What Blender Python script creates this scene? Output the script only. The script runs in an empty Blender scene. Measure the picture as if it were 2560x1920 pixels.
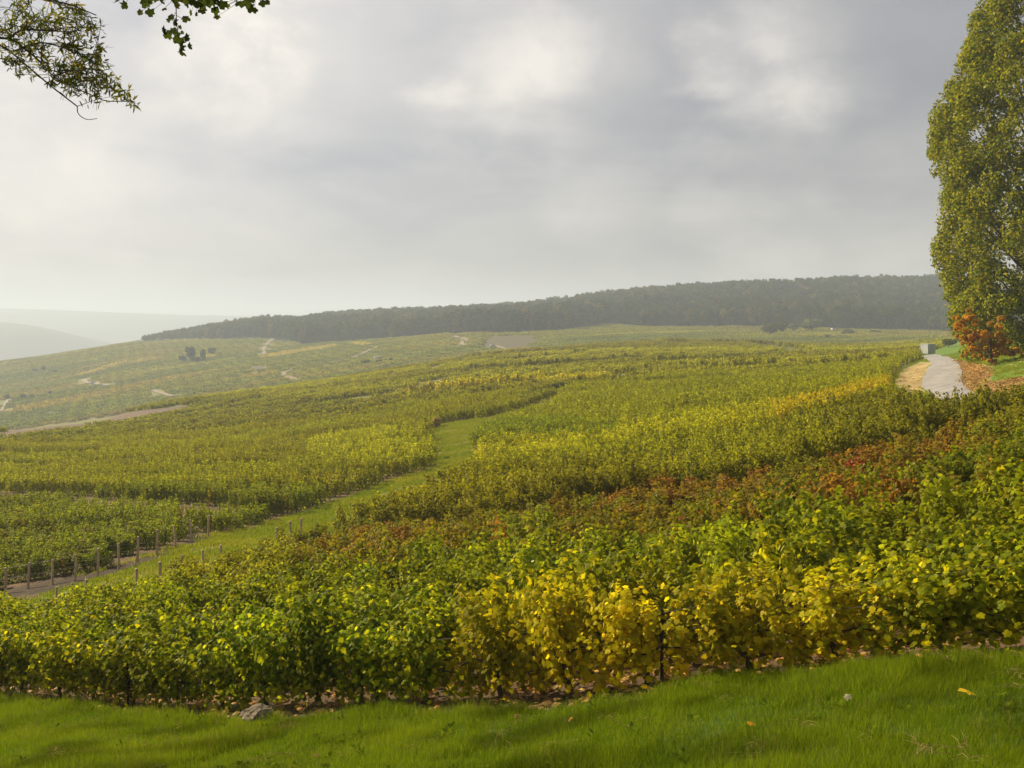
import bpy, math, random
import numpy as np

R_ = math.radians
rng = np.random.default_rng(11)
random.seed(11)
scene = bpy.context.scene
COL = scene.collection

# ------------------------------------------------------------------ camera
F, U0, V0 = 2512.0, 1280.0, 800.0          # focal length / principal column / horizon row in photo pixels (2560 x 1920)
cam_d = bpy.data.cameras.new('camera')
cam_d.sensor_width = 36.0
cam_d.lens = 36.0 * F / 2560.0
cam_d.shift_y = -(960.0 - V0) / 2560.0
cam_d.clip_start = 0.1
cam_d.clip_end = 30000.0
cam = bpy.data.objects.new('camera', cam_d)
COL.objects.link(cam)
cam.location = (0, 0, 0)
cam.rotation_euler = (R_(90), 0, 0)
scene.camera = cam

# ------------------------------------------------------------------ sun, sky, exposure
SUN_AZ, SUN_EL = -55.0, 29.0               # degrees left of the view direction / above the horizon
sd = np.array([math.sin(R_(SUN_AZ)) * math.cos(R_(SUN_EL)), math.cos(R_(SUN_AZ)) * math.cos(R_(SUN_EL)), math.sin(R_(SUN_EL))])
sun_d = bpy.data.lights.new('sun', 'SUN')
sun_d.energy = 5.0
sun_d.angle = R_(1.2)
sun_d.color = (1.0, 0.83, 0.55)
sun = bpy.data.objects.new('sun', sun_d)
COL.objects.link(sun)
from mathutils import Vector
sun.rotation_euler = Vector(-sd).to_track_quat('-Z', 'Y').to_euler()

view = scene.view_settings
view.view_transform = 'Standard'
view.look = 'None'
view.exposure = 1.05
view.gamma = 1.0
view.use_curve_mapping = False
cy = scene.cycles
cy.use_denoising = True
cy.max_bounces = 6
cy.diffuse_bounces = 3
cy.glossy_bounces = 2
cy.transmission_bounces = 4
cy.volume_bounces = 1
cy.transparent_max_bounces = 8
cy.sample_clamp_indirect = 4.0


class NT:
    """small helper to write node trees"""
    def __init__(self, tree):
        self.t = tree
        tree.nodes.clear()

    def n(self, typ, **kw):
        nd = self.t.nodes.new(typ)
        for k, v in kw.items():
            setattr(nd, k, v)
        return nd

    def put(self, sock, v):
        if v is None:
            return
        if hasattr(v, 'is_linked') or hasattr(v, 'links'):
            self.t.links.new(v, sock)
        else:
            if sock.type == 'RGBA' and len(v) == 3:
                v = (*v, 1.0)
            sock.default_value = v

    def m(self, op, a, b=None, c=None, clamp=False):
        nd = self.n('ShaderNodeMath', operation=op, use_clamp=clamp)
        self.put(nd.inputs[0], a); self.put(nd.inputs[1], b); self.put(nd.inputs[2], c)
        return nd.outputs[0]

    def vm(self, op, a, b=None, scale=None):
        nd = self.n('ShaderNodeVectorMath', operation=op)
        self.put(nd.inputs[0], a); self.put(nd.inputs[1], b)
        if scale is not None:
            self.put(nd.inputs['Scale'], scale)
        return nd.outputs['Value'] if op in ('DOT_PRODUCT', 'LENGTH') else nd.outputs[0]

    def mix(self, f, a, b, mode='MIX'):
        nd = self.n('ShaderNodeMix', data_type='RGBA', blend_type=mode, clamp_factor=True)
        self.put(nd.inputs[0], f); self.put(nd.inputs[6], a); self.put(nd.inputs[7], b)
        return nd.outputs[2]

    def noise(self, vec, scale, detail=4.0, rough=0.55, dist=0.0):
        nd = self.n('ShaderNodeTexNoise')
        self.put(nd.inputs['Vector'], vec)
        nd.inputs['Scale'].default_value = scale
        nd.inputs['Detail'].default_value = detail
        nd.inputs['Roughness'].default_value = rough
        nd.inputs['Distortion'].default_value = dist
        return nd.outputs['Fac'], nd.outputs['Color']

    def ramp(self, f, lo, hi, a=0.0, b=1.0):
        nd = self.n('ShaderNodeMapRange', interpolation_type='SMOOTHSTEP')
        self.put(nd.inputs[0], f)
        for i, v in enumerate((lo, hi, a, b)):
            nd.inputs[i + 1].default_value = v
        return nd.outputs[0]


def pixdir(u, v):
    d = np.array([(u - U0) / F, 1.0, -(v - V0) / F])
    return tuple(d / np.linalg.norm(d))


world = bpy.data.worlds.new('World')
scene.world = world
world.use_nodes = True
w = NT(world.node_tree)
sky = w.n('ShaderNodeTexSky')
sky.sky_type = 'NISHITA'
sky.sun_disc = False
sky.sun_elevation = R_(SUN_EL)
sky.sun_rotation = R_(SUN_AZ)
sky.air_density = 1.2
sky.dust_density = 3.0
tc = w.n('ShaderNodeTexCoord')
dirv = w.vm('NORMALIZE', tc.outputs['Generated'])
sep = w.n('ShaderNodeSeparateXYZ'); w.put(sep.inputs[0], dirv)
zc = w.m('ADD', w.m('MAXIMUM', sep.outputs[2], 0.0), 0.16)
px = w.m('DIVIDE', sep.outputs[0], zc); py = w.m('DIVIDE', sep.outputs[1], zc)
cmb = w.n('ShaderNodeCombineXYZ'); w.put(cmb.inputs[0], px); w.put(cmb.inputs[1], py)
plane = cmb.outputs[0]
n_big, c_big = w.noise(plane, 0.75, 5.0, 0.52, 0.3)
n_med, c_med = w.noise(w.vm('ADD', plane, (3.7, 1.9, 0.0)), 1.7, 7.0, 0.55, 0.2)
n_fine, c_fine = w.noise(dirv, 9.0, 6.0, 0.6, 0.2)
# breaks in the cloud layer where the light comes through (ragged by noise)
pert = w.vm('SCALE', w.vm('SUBTRACT', c_fine, (0.5, 0.5, 0.5)), None, 0.10)
pert2 = w.vm('SCALE', w.vm('SUBTRACT', c_med, (0.5, 0.5, 0.5)), None, 0.12)
dj = w.vm('NORMALIZE', w.vm('ADD', w.vm('ADD', dirv, pert), pert2))
breaks = None
for (u, v, r, amp) in [(700, 30, 0.095, 0.75), (1230, 150, 0.070, 0.48), (1400, 230, 0.065, 0.42), (1980, 190, 0.060, 0.5),
                       (1740, 170, 0.030, 0.42), (40, 330, 0.12, 0.35), (330, 430, 0.12, 0.22), (1080, 210, 0.022, 0.4),
                       (560, 170, 0.07, 0.4), (1500, 480, 0.05, 0.2), (1900, 560, 0.06, 0.2), (2150, 640, 0.07, 0.15)]:
    dd = w.vm('DISTANCE', dj, pixdir(u, v)) if False else w.vm('LENGTH', w.vm('SUBTRACT', dj, pixdir(u, v)))
    g = w.ramp(dd, 0.0, r * 1.6, amp, 0.0)
    breaks = g if breaks is None else w.m('ADD', breaks, g)
tow = w.vm('DOT_PRODUCT', dirv, tuple(sd))
glow = w.ramp(tow, 0.35, 1.0, 0.0, 1.0)
fwd = w.ramp(tow, 0.3, 0.98, 0.0, 1.0)
base = w.mix(w.ramp(n_big, 0.36, 0.66), (0.445, 0.455, 0.520), (0.665, 0.650, 0.662))
base = w.mix(w.m('MULTIPLY', w.ramp(n_med, 0.45, 0.75), 0.4), base, (0.70, 0.69, 0.69))
lum = w.m('ADD', 0.69, w.m('MULTIPLY', fwd, 0.44))
base = w.mix(1.0, base, w.vm('SCALE', (1.0, 0.995, 0.98), None, lum), 'MULTIPLY')
hz = w.ramp(sep.outputs[2], 0.0, 0.13, 1.0, 0.0)
hcol = w.mix(fwd, (0.42, 0.40, 0.395), (0.545, 0.54, 0.535))
base = w.mix(w.m('MULTIPLY', hz, 0.75), base, hcol)
n_puff, _ = w.noise(w.vm('MULTIPLY', dirv, (1.0, 1.0, 1.6)), 7.0, 9.0, 0.58, 0.25)
breaks = w.m('MULTIPLY', breaks, w.ramp(n_puff, 0.32, 0.62, 0.5, 1.35))
base = w.mix(w.m('MULTIPLY', w.ramp(n_puff, 0.50, 0.72), 0.22), base, (0.74, 0.71, 0.68))
bright = w.mix(w.m('MINIMUM', breaks, 1.0), base, (0.97, 0.905, 0.82))
cloud10 = w.vm('SCALE', bright, None, 10.0)
mixsky = w.mix(0.93, sky.outputs[0], cloud10)
bg = w.n('ShaderNodeBackground'); w.put(bg.inputs[0], mixsky); bg.inputs[1].default_value = 0.050
wo = w.n('ShaderNodeOutputWorld'); w.put(wo.inputs[0], bg.outputs[0])


# ------------------------------------------------------------------ terrain
def vz(d, v):
    return -(v - V0) / F * d


def column(near, pts, far):
    """near: (depth, z); pts: (depth, photo row of the ground); far: (depth, z)"""
    L = [(-60.0, 9.0), (-12.0, 1.0), (0.0, -1.6)] + list(near) + [(d, vz(d, v)) for d, v in pts] + list(far)
    L.sort()
    return np.array(L)


FARV = [(1600, -70), (2200, -110), (3000, -95), (3600, -90), (5000, 12), (9000, -60)]
COLS = [
    (-900, column([(21, -8.6), (32, -11.8), (45, -14.5), (84, -19), (130, -23), (190, -28), (240, -33), (350, -56), (500, -66), (800, -70),
                   (1000, -66), (1250, -80), (1600, -120)], [], [(2200, -140), (3000, 10), (3600, -60), (5000, 70), (9000, -60)])),
    (0, column([(340, -46)], [(18, 1755), (30, 1590), (43, 1487), (84, 1238), (130, 1146), (190, 1091), (240, 1080), (500, 1068), (750, 975), (1000, 906)],
               [(1150, -50), (1500, -95), (2200, -135), (3000, -6), (3600, -70), (5000, 58), (9000, -60)])),
    (400, column([(370, -37)], [(16.2, 1775), (25, 1590), (34, 1465), (43, 1392), (65, 1264), (90, 1190), (120, 1134), (160, 1089), (200, 1060), (250, 1034), (290, 1013),
                                (500, 1012), (700, 935), (1000, 853)], [(1150, -20), (1500, -70), (2200, -125), (3000, -90), (3600, -80), (5000, 30), (9000, -60)])),
    (800, column([(400, -27)], [(13.9, 1785), (24, 1530), (35, 1410), (48, 1330), (58, 1275), (66, 1240), (90, 1155), (120, 1098), (160, 1052), (200, 1017), (260, 977),
                                (320, 957), (500, 952), (700, 886), (850, 857)], [(1000, -12), (1120, -8), (1350, -20)] + FARV)),
    (1280, column([(460, -17.5)], [(12.2, 1770), (19, 1527), (28, 1385), (36, 1316), (60, 1180), (80, 1110), (110, 1042), (160, 977), (220, 935), (300, 900), (400, 881),
                                   (560, 876), (650, 851), (750, 831)], [(950, -2), (1130, 3), (1350, -6), (1700, 13), (2000, -20), (3000, -80), (5000, 0), (9000, -60)])),
    (1700, column([], [(11.04, 1720), (18, 1500), (25, 1380), (38, 1245), (60, 1120), (100, 1010), (150, 950), (200, 920), (300, 880), (400, 858), (450, 854), (540, 862),
                       (650, 838), (800, 815)], [(950, 9), (1120, 24), (1350, 18), (1700, 13), (2200, -20), (3000, -60), (5000, 0), (9000, -60)])),
    (2100, column([], [(10.1, 1682), (16, 1444), (25, 1270), (35, 1165), (60, 1040), (100, 965), (150, 925), (250, 888), (400, 866), (520, 862), (650, 838), (750, 822)],
                  [(950, 14), (1120, 31), (1350, 30), (2200, 0), (5000, 0), (9000, -60)])),
    (2400, column([], [(9.6, 1652), (16, 1391), (25, 1200), (35, 1095), (45, 1033), (60, 985), (100, 912), (150, 886), (250, 866), (400, 852), (600, 838), (750, 828)],
                  [(950, 16), (1120, 33), (1350, 32), (2200, 5), (5000, 0), (9000, -60)])),
    (2480, column([], [(9.4, 1645), (16, 1372), (25, 1175), (35, 1085), (45, 1028), (60, 970), (72, 930), (82, 903), (95, 884), (120, 868), (150, 860), (300, 842), (600, 830), (750, 822)],
                  [(950, 18), (1120, 35), (1350, 34), (2200, 5), (5000, 0), (9000, -60)])),
    (2560, column([], [(9.24, 1640), (16, 1352), (25, 1150), (40, 1030), (60, 950), (70, 915), (80, 892), (100, 866), (150, 840), (300, 830), (600, 822), (750, 815)],
                  [(950, 20), (1120, 38), (1350, 36), (2200, 5), (5000, 0), (9000, -60)])),
    (3500, column([(8, -1.9), (16, -1.9), (25, -1.6), (40, -0.6), (60, 1.6), (100, 5), (150, 7), (300, 8), (750, 12), (1120, 46)], [],
                  [(1350, 44), (2200, 5), (5000, 0), (9000, -60)])),
]
CU = np.array([c[0] for c in COLS], float)


def pchip_slopes(h, dl):
    """h, dl: (n-1, ...) spacings and secants -> slopes (n, ...)"""
    w1 = 2 * h[1:] + h[:-1]; w2 = h[1:] + 2 * h[:-1]
    s = dl[1:] * dl[:-1]
    with np.errstate(divide='ignore', invalid='ignore'):
        mid = np.where(s > 0, (w1 + w2) / (w1 / dl[:-1] + w2 / dl[1:]), 0.0)
    return np.concatenate([dl[:1], mid, dl[-1:]], 0)


def hermite(t, h, y0, y1, m0, m1):
    t2, t3 = t * t, t * t * t
    return (2 * t3 - 3 * t2 + 1) * y0 + (t3 - 2 * t2 + t) * h * m0 + (-2 * t3 + 3 * t2) * y1 + (t3 - t2) * h * m1


def dparam(d):
    return np.where(d > 0, np.log1p(np.maximum(d, 0) / 10.0), d / 10.0)


_PRE = []
for cu, c in COLS:
    s = dparam(c[:, 0]); h = np.diff(s); dl = np.diff(c[:, 1]) / h
    _PRE.append((s, c[:, 1], pchip_slopes(h, dl)))


def ground(X, Y):
    X = np.atleast_1d(np.asarray(X, float)); Y = np.atleast_1d(np.asarray(Y, float))
    X, Y = np.broadcast_arrays(X, Y)
    shp = X.shape
    X = X.ravel(); Y = Y.ravel()
    u = np.clip(U0 + F * X / np.maximum(Y, 9.0), CU[0], CU[-1])
    s = dparam(np.clip(Y, -60, 9000))
    V = np.empty((len(COLS), len(X)))
    for i, (cs, cz, cm) in enumerate(_PRE):
        k = np.clip(np.searchsorted(cs, s) - 1, 0, len(cs) - 2)
        h = cs[k + 1] - cs[k]
        V[i] = hermite((s - cs[k]) / h, h, cz[k], cz[k + 1], cm[k], cm[k + 1])
    hu = np.diff(CU)[:, None]
    M = pchip_slopes(np.broadcast_to(hu, (len(CU) - 1, len(X))), np.diff(V, axis=0) / hu)
    k = np.clip(np.searchsorted(CU, u) - 1, 0, len(CU) - 2)
    ar = np.arange(len(X)); h = CU[k + 1] - CU[k]
    Z = hermite((u - CU[k]) / h, h, V[k, ar], V[k + 1, ar], M[k, ar], M[k + 1, ar])
    # gentle unevenness of the land
    amp = np.clip(Y / 60.0, 0.02, 1.0)
    Z = Z + amp * 0.10 * (np.sin(X * 0.31 + Y * 0.17) + np.sin(X * 0.13 - Y * 0.23 + 1.0)) * (Y < 500)
    return Z.reshape(shp)


def gz(x, y):
    return float(ground(x, y)[0])


_DS = np.concatenate([np.geomspace(4.0, 9000.0, 1600)])


def pix2world(u, v):
    """first point of the land seen at a photo pixel"""
    X = (u - U0) / F * _DS
    g = ground(X, _DS)
    r = -(v - V0) / F * _DS
    hit = np.nonzero(g >= r)[0]
    if len(hit) == 0:
        d = 1000.0
    else:
        i = max(hit[0], 1)
        a = g[i - 1] - r[i - 1]; b = g[i] - r[i]
        t = a / (a - b) if a != b else 0.0
        d = _DS[i - 1] + (_DS[i] - _DS[i - 1]) * t
    x = (u - U0) / F * d
    return np.array([x, d, gz(x, d)])


def project(X, Y, Z):
    Ys = np.maximum(Y, 0.5)
    return U0 + F * X / Ys, V0 - F * Z / Ys


def in_poly(u, v, poly):
    poly = np.asarray(poly, float)
    inside = np.zeros(u.shape, bool)
    n = len(poly); j = n - 1
    for i in range(n):
        xi, yi = poly[i]; xj, yj = poly[j]
        c = ((yi > v) != (yj > v)) & (u < (xj - xi) * (v - yi) / (yj - yi + 1e-12) + xi)
        inside ^= c
        j = i
    return inside


def dist_polyline(x, y, pts):
    best = np.full(x.shape, 1e9)
    for a, b in zip(pts[:-1], pts[1:]):
        d = b - a; L2 = float(d @ d) + 1e-9
        t = np.clip(((x - a[0]) * d[0] + (y - a[1]) * d[1]) / L2, 0, 1)
        best = np.minimum(best, np.hypot(x - a[0] - t * d[0], y - a[1] - t * d[1]))
    return best


# smooth value noise for placement and colours
_perm = rng.random((256, 256))


def vnoise(x, y, s):
    x = np.asarray(x, float) / s + 1000.0; y = np.asarray(y, float) / s + 1000.0
    xi = np.floor(x).astype(int); yi = np.floor(y).astype(int)
    fx = x - xi; fy = y - yi
    fx = fx * fx * (3 - 2 * fx); fy = fy * fy * (3 - 2 * fy)
    g = lambda a, b: _perm[a % 256, b % 256]
    return (g(xi, yi) * (1 - fx) + g(xi + 1, yi) * fx) * (1 - fy) + (g(xi, yi + 1) * (1 - fx) + g(xi + 1, yi + 1) * fx) * fy


# ------------------------------------------------------------------ plan of the land (photo pixels of the ground, turned into places)
ROW = np.array([-0.846, 0.533]); NRM = np.array([0.533, 0.846])      # vine rows run along ROW, follow each other along NRM
EDGE = 12.2 * NRM[1]                                                  # NRM coordinate of the edge between grass bank and vines

TRACK_GRASS = [(-150, 1512), (60, 1500), (150, 1475), (300, 1430), (420, 1388), (530, 1345), (620, 1318), (700, 1300), (830, 1255), (960, 1207), (1085, 1170),
               (1078, 1110), (1062, 1085), (1120, 1057), (1230, 1043), (1340, 1012), (1385, 996), (1405, 1008), (1340, 1040), (1235, 1075), (1190, 1098), (1183, 1128), (1207, 1168), (1150, 1212), (1060, 1262), (960, 1300), (870, 1322), (790, 1355), (700, 1393), (560, 1464), (452, 1493), (342, 1528), (143, 1574), (-150, 1616)]
SOIL_APRON = [(-150, 1500), (-40, 1482), (14, 1473), (131, 1451), (245, 1428), (344, 1397), (439, 1362), (521, 1337), (560, 1332), (535, 1350), (439, 1385), (344, 1420), (245, 1452), (131, 1478), (14, 1500), (-150, 1520)]
BARE_FIELD = [(-60, 1090), (0, 1082), (113, 1060), (226, 1043), (339, 1028), (470, 1013), (500, 1012), (430, 1034), (339, 1053), (226, 1070), (90, 1088), (0, 1103), (-60, 1111)]
PALE_PLOT = [(1500, 958), (1520, 940), (1600, 926), (1622, 922), (1600, 938), (1540, 955)]
ROADSIDE = [(2210, 1000), (2228, 950), (2245, 925), (2290, 897), (2285, 888), (2345, 872), (2370, 855), (2420, 850), (3600, 700), (3600, 1300), (2900, 1040), (2640, 1028), (2540, 1034), (2440, 1058), (2330, 1058), (2270, 1020)]
VERGE_PALE = [(2235, 960), (2255, 925), (2300, 905), (2328, 905), (2318, 930), (2308, 955), (2305, 985), (2250, 985)]
LITTER = [(2375, 897), (2440, 907), (2478, 918), (2482, 945), (2476, 960), (2560, 940), (2700, 930), (2700, 1050), (2560, 1030), (2440, 1000), (2410, 965), (2404, 925)]
GAPS = [  # (pixels along the foot of a block's first row, width of the bare strip in front of it)
    ([(560, 1392), (655, 1352), (760, 1352), (900, 1346), (1060, 1332), (1289, 1317), (1500, 1277), (1800, 1227), (1970, 1205), (2128, 1178), (2350, 1124), (2560, 1068)], 2.7),
    ([(-100, 1236), (0, 1238), (200, 1246), (366, 1258), (540, 1272), (620, 1292)], 2.8),
    ([(-60, 1140), (0, 1140), (105, 1146), (250, 1142)], 3.5),
    ([(800, 1010), (880, 1000), (963, 986), (1050, 966), (1105, 950)], 6.5),
    ([(1044, 984), (1178, 970), (1300, 962)], 5.0),
    ([(1380, 985), (1435, 972), (1512, 966), (1600, 962), (1700, 958), (1823, 953), (1985, 943)], 5.0),
    ([(1178, 926), (1330, 917), (1490, 909), (1560, 900)], 7.0),
    ([(1660, 906), (1740, 906), (1823, 902), (1900, 893), (1969, 882)], 7.0),
    ([(1782, 858), (1904, 861), (1965, 870), (2014, 884)], 8.0),
    ([(472, 1042), (550, 1022), (630, 1003)], 7.0),
    ([(732, 1021), (820, 1010), (900, 999)], 6.0),
    ([(900, 935), (990, 918), (1070, 905), (1200, 893), (1330, 883)], 8.0),
    ([(820, 968), (900, 952), (960, 944)], 7.0),
    ([(1440, 862), (1560, 857), (1700, 860)], 9.0),
    ([(1250, 905), (1400, 893), (1450, 885)], 8.0),
    ([(640, 960), (760, 943), (850, 930)], 8.0),
    ([(2030, 925), (2150, 915), (2230, 905)], 2.6),
    ([(1560, 940), (1700, 926), (1850, 925), (2000, 915)], 4.0),
]
TRACKS = [  # (pixels, width)
    ([(820, 1012), (900, 1003), (960, 992), (1045, 975), (1100, 955), (1128, 944), (1165, 938)], 3.4),
    ([(1068, 928), (1085, 921), (1102, 914)], 3.4),
    ([(800, 908), (839, 905), (880, 896), (916, 880), (943, 868)], 4.0),
    ([(728, 926), (712, 932), (717, 942), (733, 948), (742, 953)], 4.0),
    ([(684, 847), (667, 862), (660, 873), (661, 886)], 4.0),
    ([(1138, 841), (1154, 847), (1168, 851), (1155, 857), (1164, 864)], 4.0),
    ([(1232, 865), (1250, 869), (1266, 876)], 4.0),
    ([(208, 950), (219, 957), (238, 960), (275, 964)], 4.0),
    ([(382, 977), (405, 984), (432, 992)], 3.4),
    ([(1968, 879), (1992, 881), (2018, 885)], 4.0),
    ([(0, 1030), (12, 1015), (22, 1000)], 3.4),
]
ROAD_L = [(2288, 889), (2310, 896), (2324, 904), (2327, 911), (2316, 930), (2306, 952), (2308, 972), (2335, 995), (2420, 1025), (2580, 1060)]
ROAD_R = [(2352, 888), (2378, 895), (2394, 905), (2405, 923), (2405, 946), (2414, 970), (2436, 985), (2500, 1000), (2620, 1022), (2800, 1045)]
gaps_w = [(np.array([pix2world(*p)[:2] for p in pl]), wd) for pl, wd in GAPS]
tracks_w = [(np.array([pix2world(*p)[:2] for p in pl]), wd) for pl, wd in TRACKS]
FOREST_BASE = np.array([(300, 858), (345, 857), (420, 851), (560, 849), (640, 846), (700, 852), (760, 862), (800, 858), (850, 854), (900, 851), (1000, 844), (1100, 836), (1280, 833),
                        (1400, 827), (1520, 808), (1600, 818), (1750, 817), (1904, 816), (2100, 823), (2350, 829), (2700, 820), (3300, 815)], float)
fb_d = np.array([pix2world(u, v)[1] for u, v in FOREST_BASE])


def forest_depth(u):
    return np.interp(u, FOREST_BASE[:, 0], fb_d, left=5000.0)


# colours (albedo)
GREEN = np.array((0.110, 0.160, 0.006)); YGREEN = np.array((0.245, 0.268, 0.007)); YELLOW = np.array((0.57, 0.43, 0.009)); OLIVE = np.array((0.185, 0.168, 0.009))
RUST = np.array((0.225, 0.105, 0.018)); RED = np.array((0.24, 0.035, 0.014)); DARKOL = np.array((0.11, 0.10, 0.014)); LIME = np.array((0.385, 0.395, 0.009))
SOIL = np.array((0.090, 0.058, 0.034)); BANK = np.array((0.075, 0.16, 0.010)); OCHRE = np.array((0.26, 0.215, 0.04)); SAND = np.array((0.46, 0.38, 0.28))

# parcels of the far slope
ps = np.column_stack([rng.uniform(-900, 900, 560), rng.uniform(380, 1250, 560)])
pal = np.array([(0.150, 0.165, 0.022), (0.165, 0.172, 0.022), (0.135, 0.155, 0.026), (0.185, 0.175, 0.024), (0.190, 0.172, 0.028), (0.22, 0.185, 0.032), (0.165, 0.148, 0.032), (0.125, 0.145, 0.024), (0.21, 0.205, 0.024)])
ppick = rng.choice(len(pal), 560, p=[.2, .18, .16, .12, .09, .05, .05, .08, .07])
PE1 = np.array([0.93, 0.36]); PE2 = np.array([-0.36, 0.93])
FIELD_POLYS = [([(640, 893), (700, 881), (845, 861), (852, 866), (700, 892), (645, 898)], OCHRE), ([(515, 897), (517, 889), (537, 886), (540, 893)], OCHRE * 1.15),
               ([(620, 936), (624, 917), (658, 914), (660, 932)], np.array((0.10, 0.075, 0.045))), ([(664, 932), (666, 914), (682, 912), (688, 930)], np.array((0.16, 0.11, 0.05))),
               ([(1205, 873), (1212, 845), (1250, 840), (1345, 838), (1350, 858), (1300, 870)], np.array((0.085, 0.072, 0.034))), ([(1266, 872), (1290, 866), (1345, 866), (1330, 873)], np.array((0.13, 0.065, 0.04))),
               ([(190, 938), (250, 920), (305, 904), (312, 908), (250, 928), (200, 942)], OCHRE), ([(320, 905), (360, 896), (400, 890), (405, 897), (330, 910)], OCHRE * 0.9),
               ([(870, 860), (890, 856), (925, 863), (920, 868)], OCHRE * 1.1), ([(600, 940), (690, 929), (700, 934), (600, 948)], OCHRE * 0.8)]


def field_color(x, y, u, v):
    """albedo of the parcels on the far slope"""
    a = x * PE1[0] + y * PE1[1]; b = x * PE2[0] + y * PE2[1]
    pa = ps @ PE1; pb = ps @ PE2
    out = np.empty((len(x), 3))
    for i in range(0, len(x), 20000):
        sl = slice(i, i + 20000)
        dd = ((a[sl, None] - pa) / 3.2) ** 2 + (b[sl, None] - pb) ** 2
        k = dd.argmin(1)
        out[sl] = pal[ppick[k]]
    out *= (0.68 + 0.34 * vnoise(a / 4, b, 6.0))[:, None]
    for poly, c in FIELD_POLYS:
        out[in_poly(u, v, poly)] = c
    return out


# ------------------------------------------------------------------ helpers for objects
def mesh_obj(name, verts, faces, mat=None, parent=None, smooth=False, attrs=None, link=True):
    me = bpy.data.meshes.new(name)
    verts = np.asarray(verts, float)
    me.from_pydata(verts.tolist() if len(verts) < 4000 else verts, [], faces if isinstance(faces, list) else faces.tolist())
    for an, (typ, dat) in (attrs or {}).items():
        at = me.attributes.new(an, typ, 'POINT')
        if typ == 'FLOAT':
            at.data.foreach_set('value', np.asarray(dat, np.float32).ravel())
        elif typ == 'INT':
            at.data.foreach_set('value', np.asarray(dat, np.int32).ravel())
        elif typ == 'FLOAT_COLOR':
            dat = np.asarray(dat, np.float32)
            if dat.shape[1] == 3:
                dat = np.column_stack([dat, np.ones(len(dat), np.float32)])
            at.data.foreach_set('color', dat.ravel())
        else:
            at.data.foreach_set('vector', np.asarray(dat, np.float32).ravel())
    if smooth:
        me.polygons.foreach_set('use_smooth', np.ones(len(me.polygons), bool))
    if mat:
        me.materials.append(mat)
    me.update()
    o = bpy.data.objects.new(name, me)
    if link:
        COL.objects.link(o)
    if parent:
        o.parent = parent
    return o


def inst(name, me, parent=None, loc=(0, 0, 0), rot=(0, 0, 0), scale=(1, 1, 1)):
    o = bpy.data.objects.new(name, me)
    COL.objects.link(o)
    o.parent = parent
    o.location = loc; o.rotation_euler = rot; o.scale = scale
    return o


def empty(name, loc, rotz=0.0, scale=1.0):
    o = bpy.data.objects.new(name, None)
    o.empty_display_size = 0.2
    COL.objects.link(o)
    o.location = loc; o.rotation_euler = (0, 0, rotz); o.scale = (scale,) * 3
    return o


def tag(o, label=None, cat=None, group=None, kind=None):
    if label: o['label'] = label
    if cat: o['category'] = cat
    if group: o['group'] = group
    if kind: o['kind'] = kind
    return o


class MB:
    """collects shapes into one mesh"""
    def __init__(self):
        self.v = []; self.f = []; self.n = 0; self.a = []

    def add(self, verts, faces, a=0.5):
        verts = np.asarray(verts, float)
        self.v.append(verts)
        self.f += [[i + self.n for i in f] for f in faces]
        self.n += len(verts)
        self.a.append(np.full(len(verts), a) if np.isscalar(a) else np.asarray(a, float))

    def tube(self, pts, rad, sides=6, a=0.5):
        pts = np.asarray(pts, float); n = len(pts)
        rad = np.broadcast_to(np.asarray(rad, float), (n,))
        tan = np.gradient(pts, axis=0)
        tan /= np.linalg.norm(tan, axis=1)[:, None] + 1e-9
        ref = np.array([0.0, 0.0, 1.0]) if abs(tan[0, 2]) < 0.8 else np.array([1.0, 0, 0])
        V = []
        for i in range(n):
            s = np.cross(tan[i], ref); s /= np.linalg.norm(s) + 1e-9
            t = np.cross(s, tan[i])
            for k in range(sides):
                an = 2 * math.pi * k / sides
                V.append(pts[i] + rad[i] * (math.cos(an) * s + math.sin(an) * t))
        Fc = []
        for i in range(n - 1):
            for k in range(sides):
                k2 = (k + 1) % sides
                Fc.append([i * sides + k, i * sides + k2, (i + 1) * sides + k2, (i + 1) * sides + k])
        Fc.append(list(range(sides))[::-1]); Fc.append([(n - 1) * sides + k for k in range(sides)])
        self.add(V, Fc, a)

    def box(self, c, s, bev=0.0, rotz=0.0, a=0.5):
        x, y, z = np.asarray(s, float) / 2
        b = min(bev, x * .45, y * .45)
        ring = [(-x + b, -y), (x - b, -y), (x, -y + b), (x, y - b), (x - b, y), (-x + b, y), (-x, y - b), (-x, -y + b)] if b > 0 else [(-x, -y), (x, -y), (x, y), (-x, y)]
        n = len(ring)
        V = [(p[0], p[1], -z) for p in ring] + [(p[0], p[1], z - b) for p in ring]
        if b > 0:
            V += [(p[0] * (x - b) / x, p[1] * (y - b) / y, z) for p in ring]
        L = len(V) // n
        Fc = [list(range(n))[::-1]] + [[l * n + k, l * n + (k + 1) % n, (l + 1) * n + (k + 1) % n, (l + 1) * n + k] for l in range(L - 1) for k in range(n)] + [[(L - 1) * n + k for k in range(n)]]
        V = np.array(V); co, si = math.cos(rotz), math.sin(rotz)
        V = np.column_stack([V[:, 0] * co - V[:, 1] * si, V[:, 0] * si + V[:, 1] * co, V[:, 2]]) + np.asarray(c, float)
        self.add(V, Fc, a)

    def build(self, name, mat, parent=None, smooth=False, link=True):
        return mesh_obj(name, np.concatenate(self.v), self.f, mat, parent, smooth, {'rnd': ('FLOAT', np.concatenate(self.a))}, link)


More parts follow.
